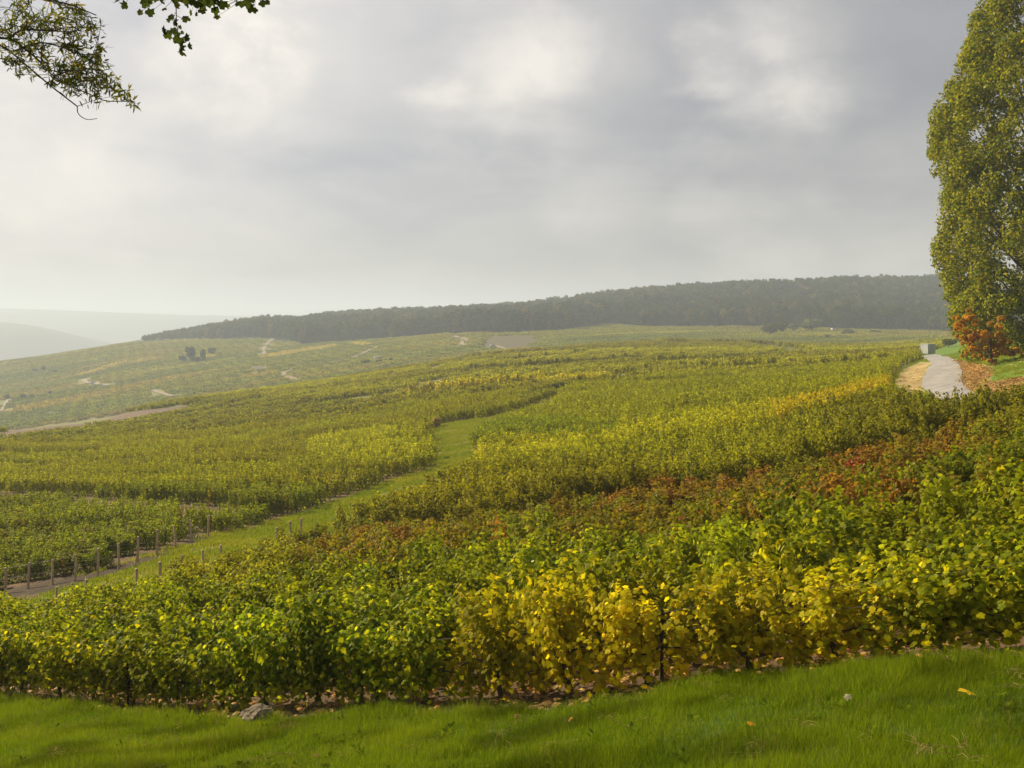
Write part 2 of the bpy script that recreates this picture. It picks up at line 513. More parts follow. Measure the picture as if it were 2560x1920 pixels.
def leaves_mesh(name, pos, nrm, size, rnd, outline, mat, fold=0.18, link=False, parent=None, up=None):
    """many leaf shapes: outline is a list of 2-d rim points, the fan centre is the origin"""
    N = len(pos); K = len(outline)
    pos = np.asarray(pos, float); nrm = np.asarray(nrm, float)
    nrm /= np.linalg.norm(nrm, axis=1)[:, None] + 1e-9
    r = rng.normal(size=(N, 3)) if up is None else np.asarray(up, float)
    t = r - (r * nrm).sum(1)[:, None] * nrm
    t /= np.linalg.norm(t, axis=1)[:, None] + 1e-9
    b = np.cross(nrm, t)
    ol = np.asarray(outline, float)
    size = np.broadcast_to(np.asarray(size, float), (N,))
    rim = pos[:, None, :] + size[:, None, None] * (ol[None, :, :1] * t[:, None, :] + ol[None, :, 1:] * b[:, None, :] - fold * (ol ** 2).sum(1)[None, :, None] * nrm[:, None, :] * rng.uniform(0.2, 1.8, N)[:, None, None])
    if K <= 4:
        V = rim.reshape(-1, 3); base = np.arange(N)[:, None] * K
        Fc = base + np.arange(K)[None, :]
        att = np.repeat(rnd, K)
    else:
        V = np.concatenate([pos[:, None, :], rim], 1).reshape(-1, 3)
        base = (np.arange(N) * (K + 1))[:, None, None]
        k = np.arange(K)
        tri = np.column_stack([np.zeros(K, int), 1 + k, 1 + (k + 1) % K])
        Fc = (base + tri[None]).reshape(-1, 3)
        att = np.repeat(rnd, K + 1)
    return mesh_obj(name, V, Fc, mat, parent, False, {'rnd': ('FLOAT', att)}, link)


LOBED = [(0.0, -0.42), (0.30, -0.52), (0.52, -0.22), (0.40, -0.02), (0.56, 0.24), (0.26, 0.28), (0.0, 0.62), (-0.26, 0.28), (-0.56, 0.24), (-0.40, -0.02), (-0.52, -0.22), (-0.30, -0.52)]
QUAD = [(0.5, 0.0), (0.05, 0.36), (-0.5, 0.0), (0.0, -0.36)]
LANCE = [(0.5, 0.0), (0.15, 0.10), (-0.25, 0.085), (-0.5, 0.0), (-0.25, -0.085), (0.15, -0.10)]


def scatter(name, pts, rot, scl, idx, attrs, variants):
    """one stuff object: geometry-node instances of the variant meshes on points"""
    a = {'rot': ('FLOAT_VECTOR', rot), 'scl': ('FLOAT_VECTOR', scl), 'idx': ('INT', idx)}
    for k, v in attrs.items():
        a[k] = ('FLOAT_COLOR', v)
    o = mesh_obj(name, pts, [], None, attrs=a)
    g = bpy.data.node_groups.new(name + '_nodes', 'GeometryNodeTree')
    g.interface.new_socket('Geometry', in_out='INPUT', socket_type='NodeSocketGeometry')
    g.interface.new_socket('Geometry', in_out='OUTPUT', socket_type='NodeSocketGeometry')
    gi = g.nodes.new('NodeGroupInput'); go = g.nodes.new('NodeGroupOutput')
    ip = g.nodes.new('GeometryNodeInstanceOnPoints')
    jn = g.nodes.new('GeometryNodeJoinGeometry')
    for vo in variants[::-1]:
        oi = g.nodes.new('GeometryNodeObjectInfo')
        oi.inputs['Object'].default_value = vo
        oi.inputs['As Instance'].default_value = True
        g.links.new(oi.outputs['Geometry'], jn.inputs[0])

    def na(nm, t):
        nd = g.nodes.new('GeometryNodeInputNamedAttribute'); nd.data_type = t
        nd.inputs['Name'].default_value = nm
        return [s for s in nd.outputs if s.enabled and s.name == 'Attribute'][0]
    g.links.new(gi.outputs[0], ip.inputs['Points'])
    g.links.new(jn.outputs[0], ip.inputs['Instance'])
    ip.inputs['Pick Instance'].default_value = True
    g.links.new(na('idx', 'INT'), ip.inputs['Instance Index'])
    g.links.new(na('rot', 'FLOAT_VECTOR'), ip.inputs['Rotation'])
    g.links.new(na('scl', 'FLOAT_VECTOR'), ip.inputs['Scale'])
    g.links.new(ip.outputs[0], go.inputs[0])
    md = o.modifiers.new('scatter', 'NODES'); md.node_group = g
    return o


# ------------------------------------------------------------------ materials
def new_mat(name):
    m = bpy.data.materials.new(name)
    m.use_nodes = True
    return m, NT(m.node_tree)


def leaf_material(name, transl=0.5, gloss=0.35, var=0.5, sat=1.0, rough=0.42):
    """two tones per plant (tint_a, tint_b), mixed leaf by leaf"""
    m, t = new_mat(name)
    ta = t.n('ShaderNodeAttribute', attribute_type='INSTANCER', attribute_name='tint_a')
    tb = t.n('ShaderNodeAttribute', attribute_type='INSTANCER', attribute_name='tint_b')
    rn = t.n('ShaderNodeAttribute', attribute_type='GEOMETRY', attribute_name='rnd').outputs['Fac']
    f = t.ramp(rn, 0.35, 0.75)
    c = t.mix(f, ta.outputs['Color'], tb.outputs['Color'])
    r2 = t.m('FRACT', t.m('MULTIPLY', rn, 37.7))
    val = t.m('ADD', 1.0 - var * 0.5, t.m('MULTIPLY', r2, var))
    geo = t.n('ShaderNodeNewGeometry')
    nf, _ = t.noise(geo.outputs['Position'], 28.0, 2.0)
    val = t.m('MULTIPLY', val, t.m('ADD', 0.75, t.m('MULTIPLY', nf, 0.5)))
    c = t.vm('SCALE', c, None, val)
    df = t.n('ShaderNodeBsdfDiffuse'); t.put(df.inputs[0], c)
    tr = t.n('ShaderNodeBsdfTranslucent')
    t.put(tr.inputs[0], t.mix(1.0, c, (1.25, 1.2, 0.75), 'MULTIPLY'))
    ms = t.n('ShaderNodeMixShader'); ms.inputs[0].default_value = transl
    t.put(ms.inputs[1], df.outputs[0]); t.put(ms.inputs[2], tr.outputs[0])
    gl = t.n('ShaderNodeBsdfGlossy'); gl.inputs['Roughness'].default_value = rough; gl.inputs[0].default_value = (1, 1, 1, 1)
    fr = t.n('ShaderNodeFresnel'); fr.inputs[0].default_value = 1.4
    m2 = t.n('ShaderNodeMixShader'); t.put(m2.inputs[0], t.m('MULTIPLY', fr.outputs[0], gloss))
    t.put(m2.inputs[1], ms.outputs[0]); t.put(m2.inputs[2], gl.outputs[0])
    out = t.n('ShaderNodeOutputMaterial'); t.put(out.inputs[0], m2.outputs[0])
    return m


def rough_material(name, c1, c2, scale=8.0, rough=0.9, bump=0.3, bscale=30.0, metal=0.0, coords='Object'):
    m, t = new_mat(name)
    tcn = t.n('ShaderNodeTexCoord')
    nf, _ = t.noise(tcn.outputs[coords], scale, 6.0, 0.6)
    c = t.mix(t.ramp(nf, 0.35, 0.68), c1, c2)
    p = t.n('ShaderNodeBsdfPrincipled')
    t.put(p.inputs['Base Color'], c)
    p.inputs['Roughness'].default_value = rough
    p.inputs['Metallic'].default_value = metal
    nb, _ = t.noise(tcn.outputs[coords], bscale, 5.0, 0.6)
    bp = t.n('ShaderNodeBump'); bp.inputs['Strength'].default_value = bump; bp.inputs['Distance'].default_value = 0.02
    t.put(bp.inputs['Height'], nb); t.put(p.inputs['Normal'], bp.outputs[0])
    out = t.n('ShaderNodeOutputMaterial'); t.put(out.inputs[0], p.outputs[0])
    return m


M_leaf = leaf_material('vine_leaf', 0.56, 0.06, rough=0.5)
M_crown = leaf_material('tree_leaf', 0.42, 0.03, 0.7, rough=0.6)
M_grass = leaf_material('grass_blade', 0.45, 0.0, 0.6)
M_far = leaf_material('forest_leaf', 0.35, 0.0, 0.6)
M_litter = leaf_material('dry_leaf', 0.25, 0.15, 0.8)
M_bark = rough_material('bark', (0.035, 0.026, 0.018), (0.09, 0.07, 0.05), 14.0, 0.95, 0.8, 40.0)
M_vinewood = rough_material('vine_wood', (0.03, 0.022, 0.015), (0.08, 0.058, 0.038), 30.0, 0.95, 0.8, 90.0)
M_post = rough_material('weathered_wood', (0.36, 0.25, 0.15), (0.54, 0.40, 0.26), 9.0, 0.9, 0.5, 60.0)
M_steel = rough_material('rusty_steel', (0.045, 0.035, 0.03), (0.11, 0.085, 0.07), 25.0, 0.6, 0.2, 60.0, 0.6)
M_wire = rough_material('dull_wire', (0.06, 0.055, 0.05), (0.12, 0.11, 0.10), 5.0, 0.7, 0.0, 10.0, 0.3)
M_stone = rough_material('limestone', (0.07, 0.052, 0.034), (0.24, 0.19, 0.13), 11.0, 0.95, 0.9, 22.0)
M_road = rough_material('pale_asphalt', (0.17, 0.165, 0.165), (0.25, 0.24, 0.235), 0.8, 0.9, 0.25, 60.0)
M_sand = rough_material('chalky_track', (0.15, 0.11, 0.075), (0.22, 0.165, 0.115), 0.25, 0.95, 0.2, 2.0)
M_white = rough_material('white_metal', (0.40, 0.41, 0.42), (0.52, 0.53, 0.53), 2.0, 0.5, 0.1, 8.0)
M_grey = rough_material('grey_metal', (0.24, 0.265, 0.27), (0.32, 0.345, 0.35), 2.0, 0.5, 0.1, 8.0)
M_dark = rough_material('dark_rubber', (0.015, 0.015, 0.015), (0.03, 0.03, 0.03), 5.0, 0.7, 0.1, 8.0)
M_glass = rough_material('vehicle_glass', (0.02, 0.025, 0.03), (0.03, 0.035, 0.04), 3.0, 0.12, 0.0, 8.0)

# ground: base colour comes from the plan of the land, grain from noise
M_ground, t = new_mat('land')
gc = t.n('ShaderNodeAttribute', attribute_type='GEOMETRY', attribute_name='land_color').outputs['Color']
geo = t.n('ShaderNodeNewGeometry')
n1, _ = t.noise(geo.outputs['Position'], 0.9, 8.0, 0.65)
n2, _ = t.noise(geo.outputs['Position'], 14.0, 5.0, 0.6)
n3, _ = t.noise(geo.outputs['Position'], 0.06, 5.0, 0.6)
k1 = t.m('MULTIPLY', t.m('ADD', 0.55, t.m('MULTIPLY', n1, 0.9)), t.m('ADD', 0.6, t.m('MULTIPLY', n2, 0.8)))
k1 = t.m('MULTIPLY', k1, t.m('ADD', 0.7, t.m('MULTIPLY', n3, 0.6)))
pb = t.n('ShaderNodeBsdfPrincipled'); pb.inputs['Roughness'].default_value = 0.95
pb.inputs['Specular IOR Level'].default_value = 0.15
t.put(pb.inputs['Base Color'], t.vm('SCALE', gc, None, k1))
bp = t.n('ShaderNodeBump'); bp.inputs['Strength'].default_value = 0.7; bp.inputs['Distance'].default_value = 0.06
t.put(bp.inputs['Height'], t.m('ADD', n1, n2)); t.put(pb.inputs['Normal'], bp.outputs[0])
t.put(t.n('ShaderNodeOutputMaterial').inputs[0], pb.outputs[0])

# ------------------------------------------------------------------ the ground sheet (polar grid round a point behind the camera)
OY = -8.0
ang = np.concatenate([np.linspace(-130, -34, 40, endpoint=False), np.linspace(-34, 34, 350, endpoint=False), np.linspace(34, 130, 41)])
rad = np.concatenate([np.linspace(0.6, 8.0, 14, endpoint=False), np.linspace(8.0, 34.0, 140, endpoint=False), np.geomspace(34.0, 9500.0, 440)])
A, Rr = np.meshgrid(np.radians(ang), rad)
GX = (Rr * np.sin(A)).ravel(); GY = (Rr * np.cos(A) + OY).ravel()
GZ = ground(GX, GY)
na_, nr_ = len(ang), len(rad)
i0 = (np.arange(nr_ - 1)[:, None] * na_ + np.arange(na_ - 1)[None, :]).ravel()
gf = np.column_stack([i0, i0 + 1, i0 + na_ + 1, i0 + na_])
gu, gv = project(GX, GY, GZ)
npos = GX * NRM[0] + GY * NRM[1]
colr = np.empty((len(GX), 3))
vis_near = (GY > 0) & (GY < 480)
colr[:] = (0.11, 0.12, 0.03)
far = GY >= 420
colr[far] = field_color(GX[far], GY[far], gu[far], gv[far])
blend = (GY > 1250)
colr[blend] = np.array((0.06, 0.075, 0.06)) * (0.7 + 0.6 * vnoise(GX[blend], GY[blend], 180.0))[:, None]
mid = (GY < 420)
colr[mid] = SOIL * (0.7 + 0.6 * vnoise(GX[mid], GY[mid], 2.0))[:, None]
mg = mid & (GY > 120)
wgt = np.clip((GY[mg] - 120) / 100, 0, 1)[:, None]
colr[mg] = colr[mg] * (1 - wgt) + np.array((0.115, 0.11, 0.03)) * wgt
bankm = (npos < EDGE + 0.25 * (vnoise(GX, GY, 0.5) - 0.5)) & (GY < 40)
colr[bankm] = np.array((0.045, 0.085, 0.008))
tg = (GY > 20) & (GY < 160) & in_poly(gu, gv, TRACK_GRASS)
colr[tg] = np.array((0.13, 0.17, 0.018)) * (0.7 + 0.6 * vnoise(GX[tg], GY[tg], 1.7))[:, None]
tw = tg & (vnoise(GX, GY, 2.2) > 0.72)
colr[tw] = (0.20, 0.165, 0.07)
sa = (GY > 20) & (GY < 80) & in_poly(gu, gv, SOIL_APRON)
colr[sa] = SOIL * 0.42 * (0.6 + 0.8 * vnoise(GX[sa], GY[sa], 0.8))[:, None]
bf = (GY > 100) & (GY < 420) & in_poly(gu, gv, BARE_FIELD)
colr[bf] = np.array((0.115, 0.078, 0.058))
pp = (GY > 100) & (GY < 420) & in_poly(gu, gv, PALE_PLOT)
colr[pp] = np.array((0.15, 0.15, 0.08))
rs = (GY > 27) & (GY < 400) & in_poly(gu, gv, ROADSIDE)
colr[rs] = np.array((0.10, 0.165, 0.018)) * (0.75 + 0.5 * vnoise(GX[rs], GY[rs], 3.0))[:, None]
vp = (GY > 40) & (GY < 200) & in_poly(gu, gv, VERGE_PALE)
colr[vp] = np.array((0.30, 0.23, 0.10)) * (0.7 + 0.6 * vnoise(GX[vp], GY[vp], 1.5))[:, None]
lt = (GY > 35) & (GY < 200) & in_poly(gu + 30 * (vnoise(GX, GY, 2.0) - 0.5), gv + 8 * (vnoise(GX, GY, 3.0) - 0.5), LITTER)
colr[lt] = np.array((0.25, 0.165, 0.065)) * (0.6 + 0.8 * vnoise(GX[lt], GY[lt], 1.2))[:, None]
fo = (GY > 600) & (GY < 2000) & (GY > forest_depth(gu)) & (gu > 330)
colr[fo] = (0.04, 0.045, 0.02)
# the bank drops a few centimetres to the vine soil
GZ = GZ - 0.06 * (1 / (1 + np.exp(-(npos - EDGE) / 0.12))) * (GY < 40)
g_o = mesh_obj('ground', np.column_stack([GX, GY, GZ]), gf, M_ground, smooth=True, attrs={'land_color': ('FLOAT_COLOR', colr)})
tag(g_o, 'vineyard hillside falling to a hazy valley and rising to the wood', kind='structure')


def strip(name, left, right, mat, lift, label):
    """sheet laid on the land between two lines"""
    n = len(left); m = 7
    V = []
    for a, b in zip(left, right):
        for k in range(m):
            p = a + (b - a) * k / (m - 1)
            V.append((p[0], p[1], 0))
    V = np.array(V); V[:, 2] = ground(V[:, 0], V[:, 1]) + lift
    V[:, 2] += lift * 0.5 * np.sin(np.tile(np.arange(m), n) / (m - 1) * math.pi)
    Fc = [[i * m + k, i * m + k + 1, (i + 1) * m + k + 1, (i + 1) * m + k] for i in range(n - 1) for k in range(m - 1)]
    o = mesh_obj(name, V, Fc, mat, smooth=True)
    tag(o, label, kind='structure')
    return o


def resample(p, n):
    p = np.asarray(p, float)
    s = np.concatenate([[0], np.cumsum(np.linalg.norm(np.diff(p, axis=0), axis=1))])
    q = np.linspace(0, s[-1], n)
    # smooth polyline by pchip on each axis
    out = []
    for k in range(p.shape[1]):
        h = np.diff(s) + 1e-9; dl = np.diff(p[:, k]) / h
        if len(p) > 2:
            mm = pchip_slopes(h, dl)
            i = np.clip(np.searchsorted(s, q) - 1, 0, len(s) - 2)
            out.append(hermite((q - s[i]) / h[i], h[i], p[i, k], p[i + 1, k], mm[i], mm[i + 1]))
        else:
            out.append(np.interp(q, s, p[:, k]))
    return np.column_stack(out)


rl = resample([pix2world(*p)[:2] for p in ROAD_L], 70)
rr = resample([pix2world(*p)[:2] for p in ROAD_R], 70)
strip('road', rl, rr, M_road, 0.06, 'pale grey lane curving up to the white metal box')
track_labels = ['sandy farm track climbing beside a dark vine edge', 'short sandy track end above the spur tracks', 'pale sandy track slanting up the far slope', 'kinked pale track at the foot of the far slope',
                'pale track coming straight down from the wood', 'zigzag pale track below the wooded ridge', 'short pale track beside the brown plot', 'faint pale track on the hazy slope', 'faint pale track low on the hazy slope',
                'pale strip of track on the vineyard crest', 'faint track at the edge of the hazy slope']
for (pl, wd), lb in zip(tracks_w, track_labels):
    c = resample(pl, 24)
    tn = np.gradient(c, axis=0); tn /= np.linalg.norm(tn, axis=1)[:, None] + 1e-9
    nn = np.column_stack([-tn[:, 1], tn[:, 0]])
    wv = wd * 0.4 * (0.85 + 0.3 * rng.random(24))[:, None]
    strip('farm_track', c - nn * wv, c + nn * wv, M_sand, 0.10 if c[:, 1].mean() < 400 else 0.45, lb)


# ------------------------------------------------------------------ grapevines
def vine_leaves(nshoot, seed, width=1.25, height=1.12, lsize=(0.050, 0.088), step=0.038, spread=0.46, per=2):
    r = np.random.default_rng(seed)
    P, N = [], []
    for _ in range(nshoot):
        x = np.clip(r.normal(0, width * 0.27), -width * 0.56, width * 0.56); y = r.normal(0, 0.07); z = r.uniform(0.14, 0.42)
        top = height * r.uniform(0.66, 1.20) * (1.08 - 0.55 * (x / width) ** 2 * 2)
        side = r.choice([-1, 1])
        lean = r.normal(0, 0.22); ly = side * r.uniform(0.05, spread)
        L = top - z
        droop = r.random() < 0.45
        n = int(L / step)
        for k in range(n):
            s = k / n
            px_ = x + lean * s * 0.6; py_ = y + ly * s ** 1.3 * 0.75; pz_ = z + L * s
            if droop and s > 0.75:
                pz_ -= (s - 0.75) * 0.9; py_ += side * (s - 0.75) * 0.8
            for _q in range(per):
                o = r.normal(0, 1, 3); o /= np.linalg.norm(o)
                d = r.uniform(0.02, 0.10) * (1.0 + 0.5 * s)
                P.append((px_ + o[0] * d, py_ + o[1] * d * 1.15, max(pz_ + o[2] * d * 0.7, 0.08)))
                out = np.array([o[0] * 0.8, math.copysign(1, py_ + 0.06 * o[1]) * 0.45 + o[1] * 0.8, 0.5 + 0.5 * r.random() + 0.4 * o[2]])
                N.append(out + r.normal(0, 0.3, 3))
    # a few low leaves and suckers
    for _ in range(int(nshoot * 5.0)):
        P.append((r.uniform(-width / 2, width / 2), r.normal(0, 0.15), r.uniform(0.06, 0.45)))
        N.append(np.array([0, r.choice([-1, 1]) * 0.8, 0.4]) + r.normal(0, 0.4, 3))
    P = np.array(P); N = np.array(N)
    S = r.uniform(lsize[0], lsize[1], len(P))
    # leaves near the ground turn first
    rn = np.clip(r.random(len(P)) * 0.85 + 0.30 * (0.6 - P[:, 2] / height), 0, 1)
    return P, N, S, rn


def vine_trunk(seed):
    r = np.random.default_rng(seed)
    mb = MB()
    z = np.linspace(-0.12, 0.42, 7)
    path = np.column_stack([np.cumsum(r.normal(0, 0.018, 7)), np.cumsum(r.normal(0, 0.014, 7)), z])
    mb.tube(path, np.linspace(0.034, 0.022, 7) * r.uniform(0.85, 1.3), 7)
    stem = mb.build('trunk', M_vinewood, link=False, smooth=True)
    mb = MB()
    top = path[-1]
    for s in (-1, 1):
        n = 6
        q = np.column_stack([top[0] + s * np.linspace(0, 0.55, n), top[1] + r.normal(0, 0.01, n), top[2] + 0.06 * np.sin(np.linspace(0, 3, n)) + r.normal(0, 0.008, n)])
        q[0] = top
        mb.tube(q, np.linspace(0.02, 0.009, n), 5)
    for _ in range(7):
        x0 = r.uniform(-0.55, 0.55)
        n = 5
        q = np.column_stack([x0 + np.linspace(0, r.normal(0, 0.15), n), np.linspace(0, r.normal(0, 0.12), n), np.linspace(0.42, r.uniform(0.8, 1.1), n)])
        mb.tube(q, np.linspace(0.005, 0.003, n), 4)
    return stem, mb.build('canes', M_vinewood, link=False, smooth=True)


NV = 10
VINE_F = []; VINE_T = []
for i in range(NV):
    P_, N_, S_, r_ = vine_leaves(27, 100 + i)
    VINE_F.append(leaves_mesh('foliage', P_, N_, S_, r_, LOBED, M_leaf))
    VINE_T.append(vine_trunk(300 + i))
VINE_S = []                                   # foliage with fewer points per leaf for the rows farther off
for i in range(6):
    P_, N_, S_, r_ = vine_leaves(17, 500 + i, lsize=(0.085, 0.15), step=0.062, spread=0.30)
    VINE_S.append(leaves_mesh('vine_spray', P_, N_, S_, r_, QUAD, M_leaf))
HEDGE_S = []                                  # 2.6 m of a far row
for i in range(5):
    P_, N_, S_, r_ = vine_leaves(20, 600 + i, width=2.8, lsize=(0.18, 0.32), step=0.12, spread=0.34)
    HEDGE_S.append(leaves_mesh('vine_row_piece', P_, N_, S_, r_, QUAD, M_leaf))

# candidate places on the rows
cand = []
rowk = np.arange(0, 240)
for k in rowk:
    nn_ = EDGE + 0.55 + 1.1 * k
    s = np.arange(-160, 190, 1.05)
    s = s + rng.normal(0, 0.08, len(s)) + rng.uniform(0, 1.05)
    nj = nn_ + rng.normal(0, 0.03, len(s))
    cand.append(np.column_stack([NRM[0] * nj + ROW[0] * s, NRM[1] * nj + ROW[1] * s, np.full(len(s), k)]))
cand = np.concatenate(cand)
keep = (cand[:, 1] > 5) & (cand[:, 1] < 150)
cand = cand[keep]
cz = ground(cand[:, 0], cand[:, 1])
cu, cv = project(cand[:, 0], cand[:, 1], cz)
keep = (cu > -800) & (cu < 3700)
cand, cz, cu, cv = cand[keep], cz[keep], cu[keep], cv[keep]

# far rows, laid along the contour, one piece every 2.5 m
hd = []
FR = np.array([-0.90, 0.436]); FN = np.array([0.436, 0.90])
for nn_ in np.arange(60, 560, 1.75):
    s = np.arange(-420, 520, 2.5); s = s + rng.uniform(-0.3, 0.3, len(s))
    hd.append(np.column_stack([FN[0] * nn_ + FR[0] * s, FN[1] * nn_ + FR[1] * s]))
hd = np.concatenate(hd)
hd = hd[(hd[:, 1] >= 150) & (hd[:, 1] < 470)]
hz_ = ground(hd[:, 0], hd[:, 1]); hu, hv = project(hd[:, 0], hd[:, 1], hz_)
k_ = (hu > -700) & (hu < 2800); hd, hz_, hu, hv = hd[k_], hz_[k_], hu[k_], hv[k_]


def blocked(x, y, u, v):
    b = in_poly(u, v, TRACK_GRASS) & (y > 20) & (y < 170)
    b |= in_poly(u, v, SOIL_APRON) & (y < 80)
    b |= in_poly(u, v, BARE_FIELD) & (y > 100)
    b |= in_poly(u, v, PALE_PLOT) & (y > 100)
    b |= in_poly(u, v, ROADSIDE) & (y > 27)
    for pl, wd in gaps_w:
        c = pl.mean(0)
        # bare strip on the near side of the line
        dd = dist_polyline(x, y - 0.0, pl - NRM * wd * 0.5)
        b |= dd < wd * 0.5
    for pl, wd in tracks_w:
        b |= dist_polyline(x, y, pl) < wd * 0.5 + 0.8
    return b


bl = blocked(cand[:, 0], cand[:, 1], cu, cv)
# wider alleys between groups of rows
bl |= (cand[:, 1] > 36) & ((cand[:, 2].astype(int) + 3) % 6 == 0)
# a few vines are missing
bl |= (rng.random(len(cand)) < 0.03) & (cand[:, 2] > 2)
cand, cz, cu, cv = cand[~bl], cz[~bl], cu[~bl], cv[~bl]
bl = blocked(hd[:, 0], hd[:, 1], hu, hv) | (rng.random(len(hd)) < 0.03) | (np.isin(np.round((hd @ FN - 60) / 1.75).astype(int) % 11, (0, 1)) & (vnoise(hd[:, 0], hd[:, 1], 60.0) > 0.35))
hd, hz_, hu, hv = hd[~bl], hz_[~bl], hu[~bl], hv[~bl]


def lerp(a, b, t):
    return a + (b - a) * np.asarray(t)[..., None]


def soft(x, a, b):
    t = np.clip((x - a) / (b - a), 0, 1)
    return t * t * (3 - 2 * t)


g1_u = np.array([p[0] for p in GAPS[0][0]]); g1_v = np.array([p[1] for p in GAPS[0][0]])
trk_u = np.array([-300, 60, 300, 530, 700, 960, 1085, 1120, 1230, 1385]); trk_v = np.array([1530, 1500, 1430, 1345, 1300, 1207, 1170, 1057, 1043, 996])


def gauss(u, v, cu_, cv_, su, sv):
    return np.exp(-((u - cu_) / su) ** 2 - ((v - cv_) / sv) ** 2)


ROWLUM = rng.random(997)


def vine_tints(x, y, u, v, k, far=False):
    n = len(x)
    ra = rng.random(n); rb = rng.random(n)
    n1_ = vnoise(x, y, 3.5); n2_ = vnoise(x + 50, y, 9.0); n3_ = vnoise(x, y + 80, 1.6)
    a = np.tile(YGREEN, (n, 1)); b = np.tile(LIME, (n, 1))
    left = (u < 1400) & (v < np.interp(u, trk_u, trk_v, right=990) + 2)
    g1 = np.interp(u, g1_u, g1_v, left=1400)
    near = (~left) & (v > g1 - 3)
    midr = (~left) & (~near)
    # -- near block, front rows
    fr = near & (k < 7 + 2 * (n1_ - 0.5))
    a[fr] = lerp(GREEN, YGREEN, np.clip(0.25 + 0.7 * (n3_[fr] - 0.3), 0, 1)); b[fr] = lerp(YGREEN, YELLOW, np.clip(0.15 + 0.5 * (ra[fr] - 0.4), 0, 1))
    yl = fr & (k < 2.5)
    wy = np.clip(soft(u, 700, 1650) * 0.74 + 0.85 * (n3_ - 0.5) + 0.12, 0, 1) * np.where(k < 1, 1, np.where(k < 2, 0.7, 0.35)) * (1 - 0.75 * soft(u, 2150, 2420))
    a[yl] = lerp(lerp(GREEN, YGREEN, np.clip(wy[yl] * 1.6, 0, 1)), YELLOW, np.clip(wy[yl] * 0.9 - 0.42, 0, 0.5)); b[yl] = lerp(LIME, YELLOW, np.clip(wy[yl] * 1.2, 0, 1))
    # -- near block, the rust-coloured part
    rd = near & ~fr
    pr = np.clip(0.43 + 0.9 * (n1_ - 0.5) + 0.9 * (rb - 0.5) + 0.20 * gauss(u, v, 1950, 1260, 500, 110) + 0.22 * gauss(u, v, 1000, 1400, 450, 90), 0, 1)
    a[rd] = lerp(lerp(GREEN * 1.2, OLIVE, n3_[rd]), np.array((0.21, 0.125, 0.012)), np.clip(1.3 * pr[rd] - 0.35, 0, 1)); b[rd] = lerp(OLIVE, RUST * 1.1, pr[rd])
    hot = rd & (pr > 0.88)
    a[hot] = lerp(OLIVE, RUST * 1.1, 0.3 + 0.5 * rb[hot])
    rr_ = rd & (rng.random(n) < 0.006 * (1 + 4 * gauss(u, v, 1750, 1330, 250, 80)))
    b[rr_] = RED; a[rr_] = lerp(RUST, RED, rb[rr_])
    gl_ = rd & (u > 2350) & (v > 1220)
    a[gl_] = lerp(GREEN, OLIVE, n1_[gl_])
    gy = rd & (u < 760)
    a[gy] = lerp(YGREEN, OLIVE, n1_[gy]); b[gy] = lerp(YGREEN, OCHRE * 0.9, n3_[gy])
    # -- middle right block
    a[midr] = lerp(OLIVE, YGREEN, np.clip(0.5 * n2_[midr] + soft(v[midr], 1300, 1080), 0, 1))
    b[midr] = lerp(OLIVE * 1.25, LIME, np.clip(0.4 * n1_[midr] + soft(v[midr], 1280, 1120), 0, 1))
    yb = midr & (np.abs(v - np.interp(u, [1000, 1200, 1500, 1800, 2000], [1195, 1165, 1120, 1085, 1050])) < 30 + 20 * (n1_ - 0.5)) & (u < 1950)
    a[yb] = lerp(YGREEN, LIME * 1.1, ra[yb]); b[yb] = lerp(LIME * 1.15, YELLOW, 0.45 * n3_[yb])
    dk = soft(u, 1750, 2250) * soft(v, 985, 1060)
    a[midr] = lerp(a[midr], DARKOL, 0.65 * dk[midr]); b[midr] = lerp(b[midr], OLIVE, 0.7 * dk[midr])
    ys = midr & (np.abs(v - np.interp(u, [1950, 2050, 2150, 2260, 2300], [1062, 1035, 1012, 988, 980])) < 18 + 10 * (n1_ - 0.5)) & (u > 1940) & (u < 2320)
    a[ys] = lerp(YGREEN, YELLOW, 0.2 + 0.6 * ra[ys]); b[ys] = lerp(LIME, YELLOW, 0.75)
    gg = midr & (gauss(u, v, 1330, 1095, 260, 26) > 0.4)
    a[gg] = lerp(GREEN * 1.5, YGREEN, n1_[gg]); b[gg] = lerp(YGREEN, LIME, 0.4 * ra[gg])
    # -- left block
    a[left] = lerp(OLIVE * 1.1, YGREEN, np.clip(0.2 + n2_[left], 0, 1)); b[left] = lerp(YGREEN, LIME, np.clip(0.2 + 0.8 * n1_[left], 0, 1))
    lg = left & (v > 1245)
    a[lg] = lerp(GREEN * 1.1, YGREEN, 0.5 * n1_[lg] + 0.2); b[lg] = lerp(YGREEN, OCHRE, 0.4 * ra[lg] * n3_[lg])
    le = left & (rng.random(n) < 0.10)
    b[le] = lerp(OLIVE, RUST, 0.5 + 0.5 * rb[le])
    lb_ = left & (gauss(u, v, 930, 1140, 170, 50) > 0.4)
    a[lb_] = lerp(YGREEN, LIME, ra[lb_]); b[lb_] = LIME * 1.1
    if far:
        f = v < 1000
        band = vnoise(x * 0.4 + y * 0.1, y + 0.45 * x, 22.0)
        a[f] = lerp(OLIVE, LIME, np.clip(band[f] * 1.1, 0, 1)); b[f] = lerp(YGREEN, LIME * 1.05, np.clip(band[f] * 1.2, 0, 1))
        oc = f & (vnoise(x, y + 0.45 * x, 30.0) > 0.74)
        b[oc] = lerp(YGREEN, OCHRE * 1.1, 0.8)
        yb2 = f & (np.abs(v - np.interp(u, [1000, 1180, 1350, 1500], [985, 970, 958, 948])) < 6) & (u > 980) & (u < 1520)
        b[yb2] = YELLOW; a[yb2] = LIME
        sp = (v < 1100) & (u < 750) & (y > 180)
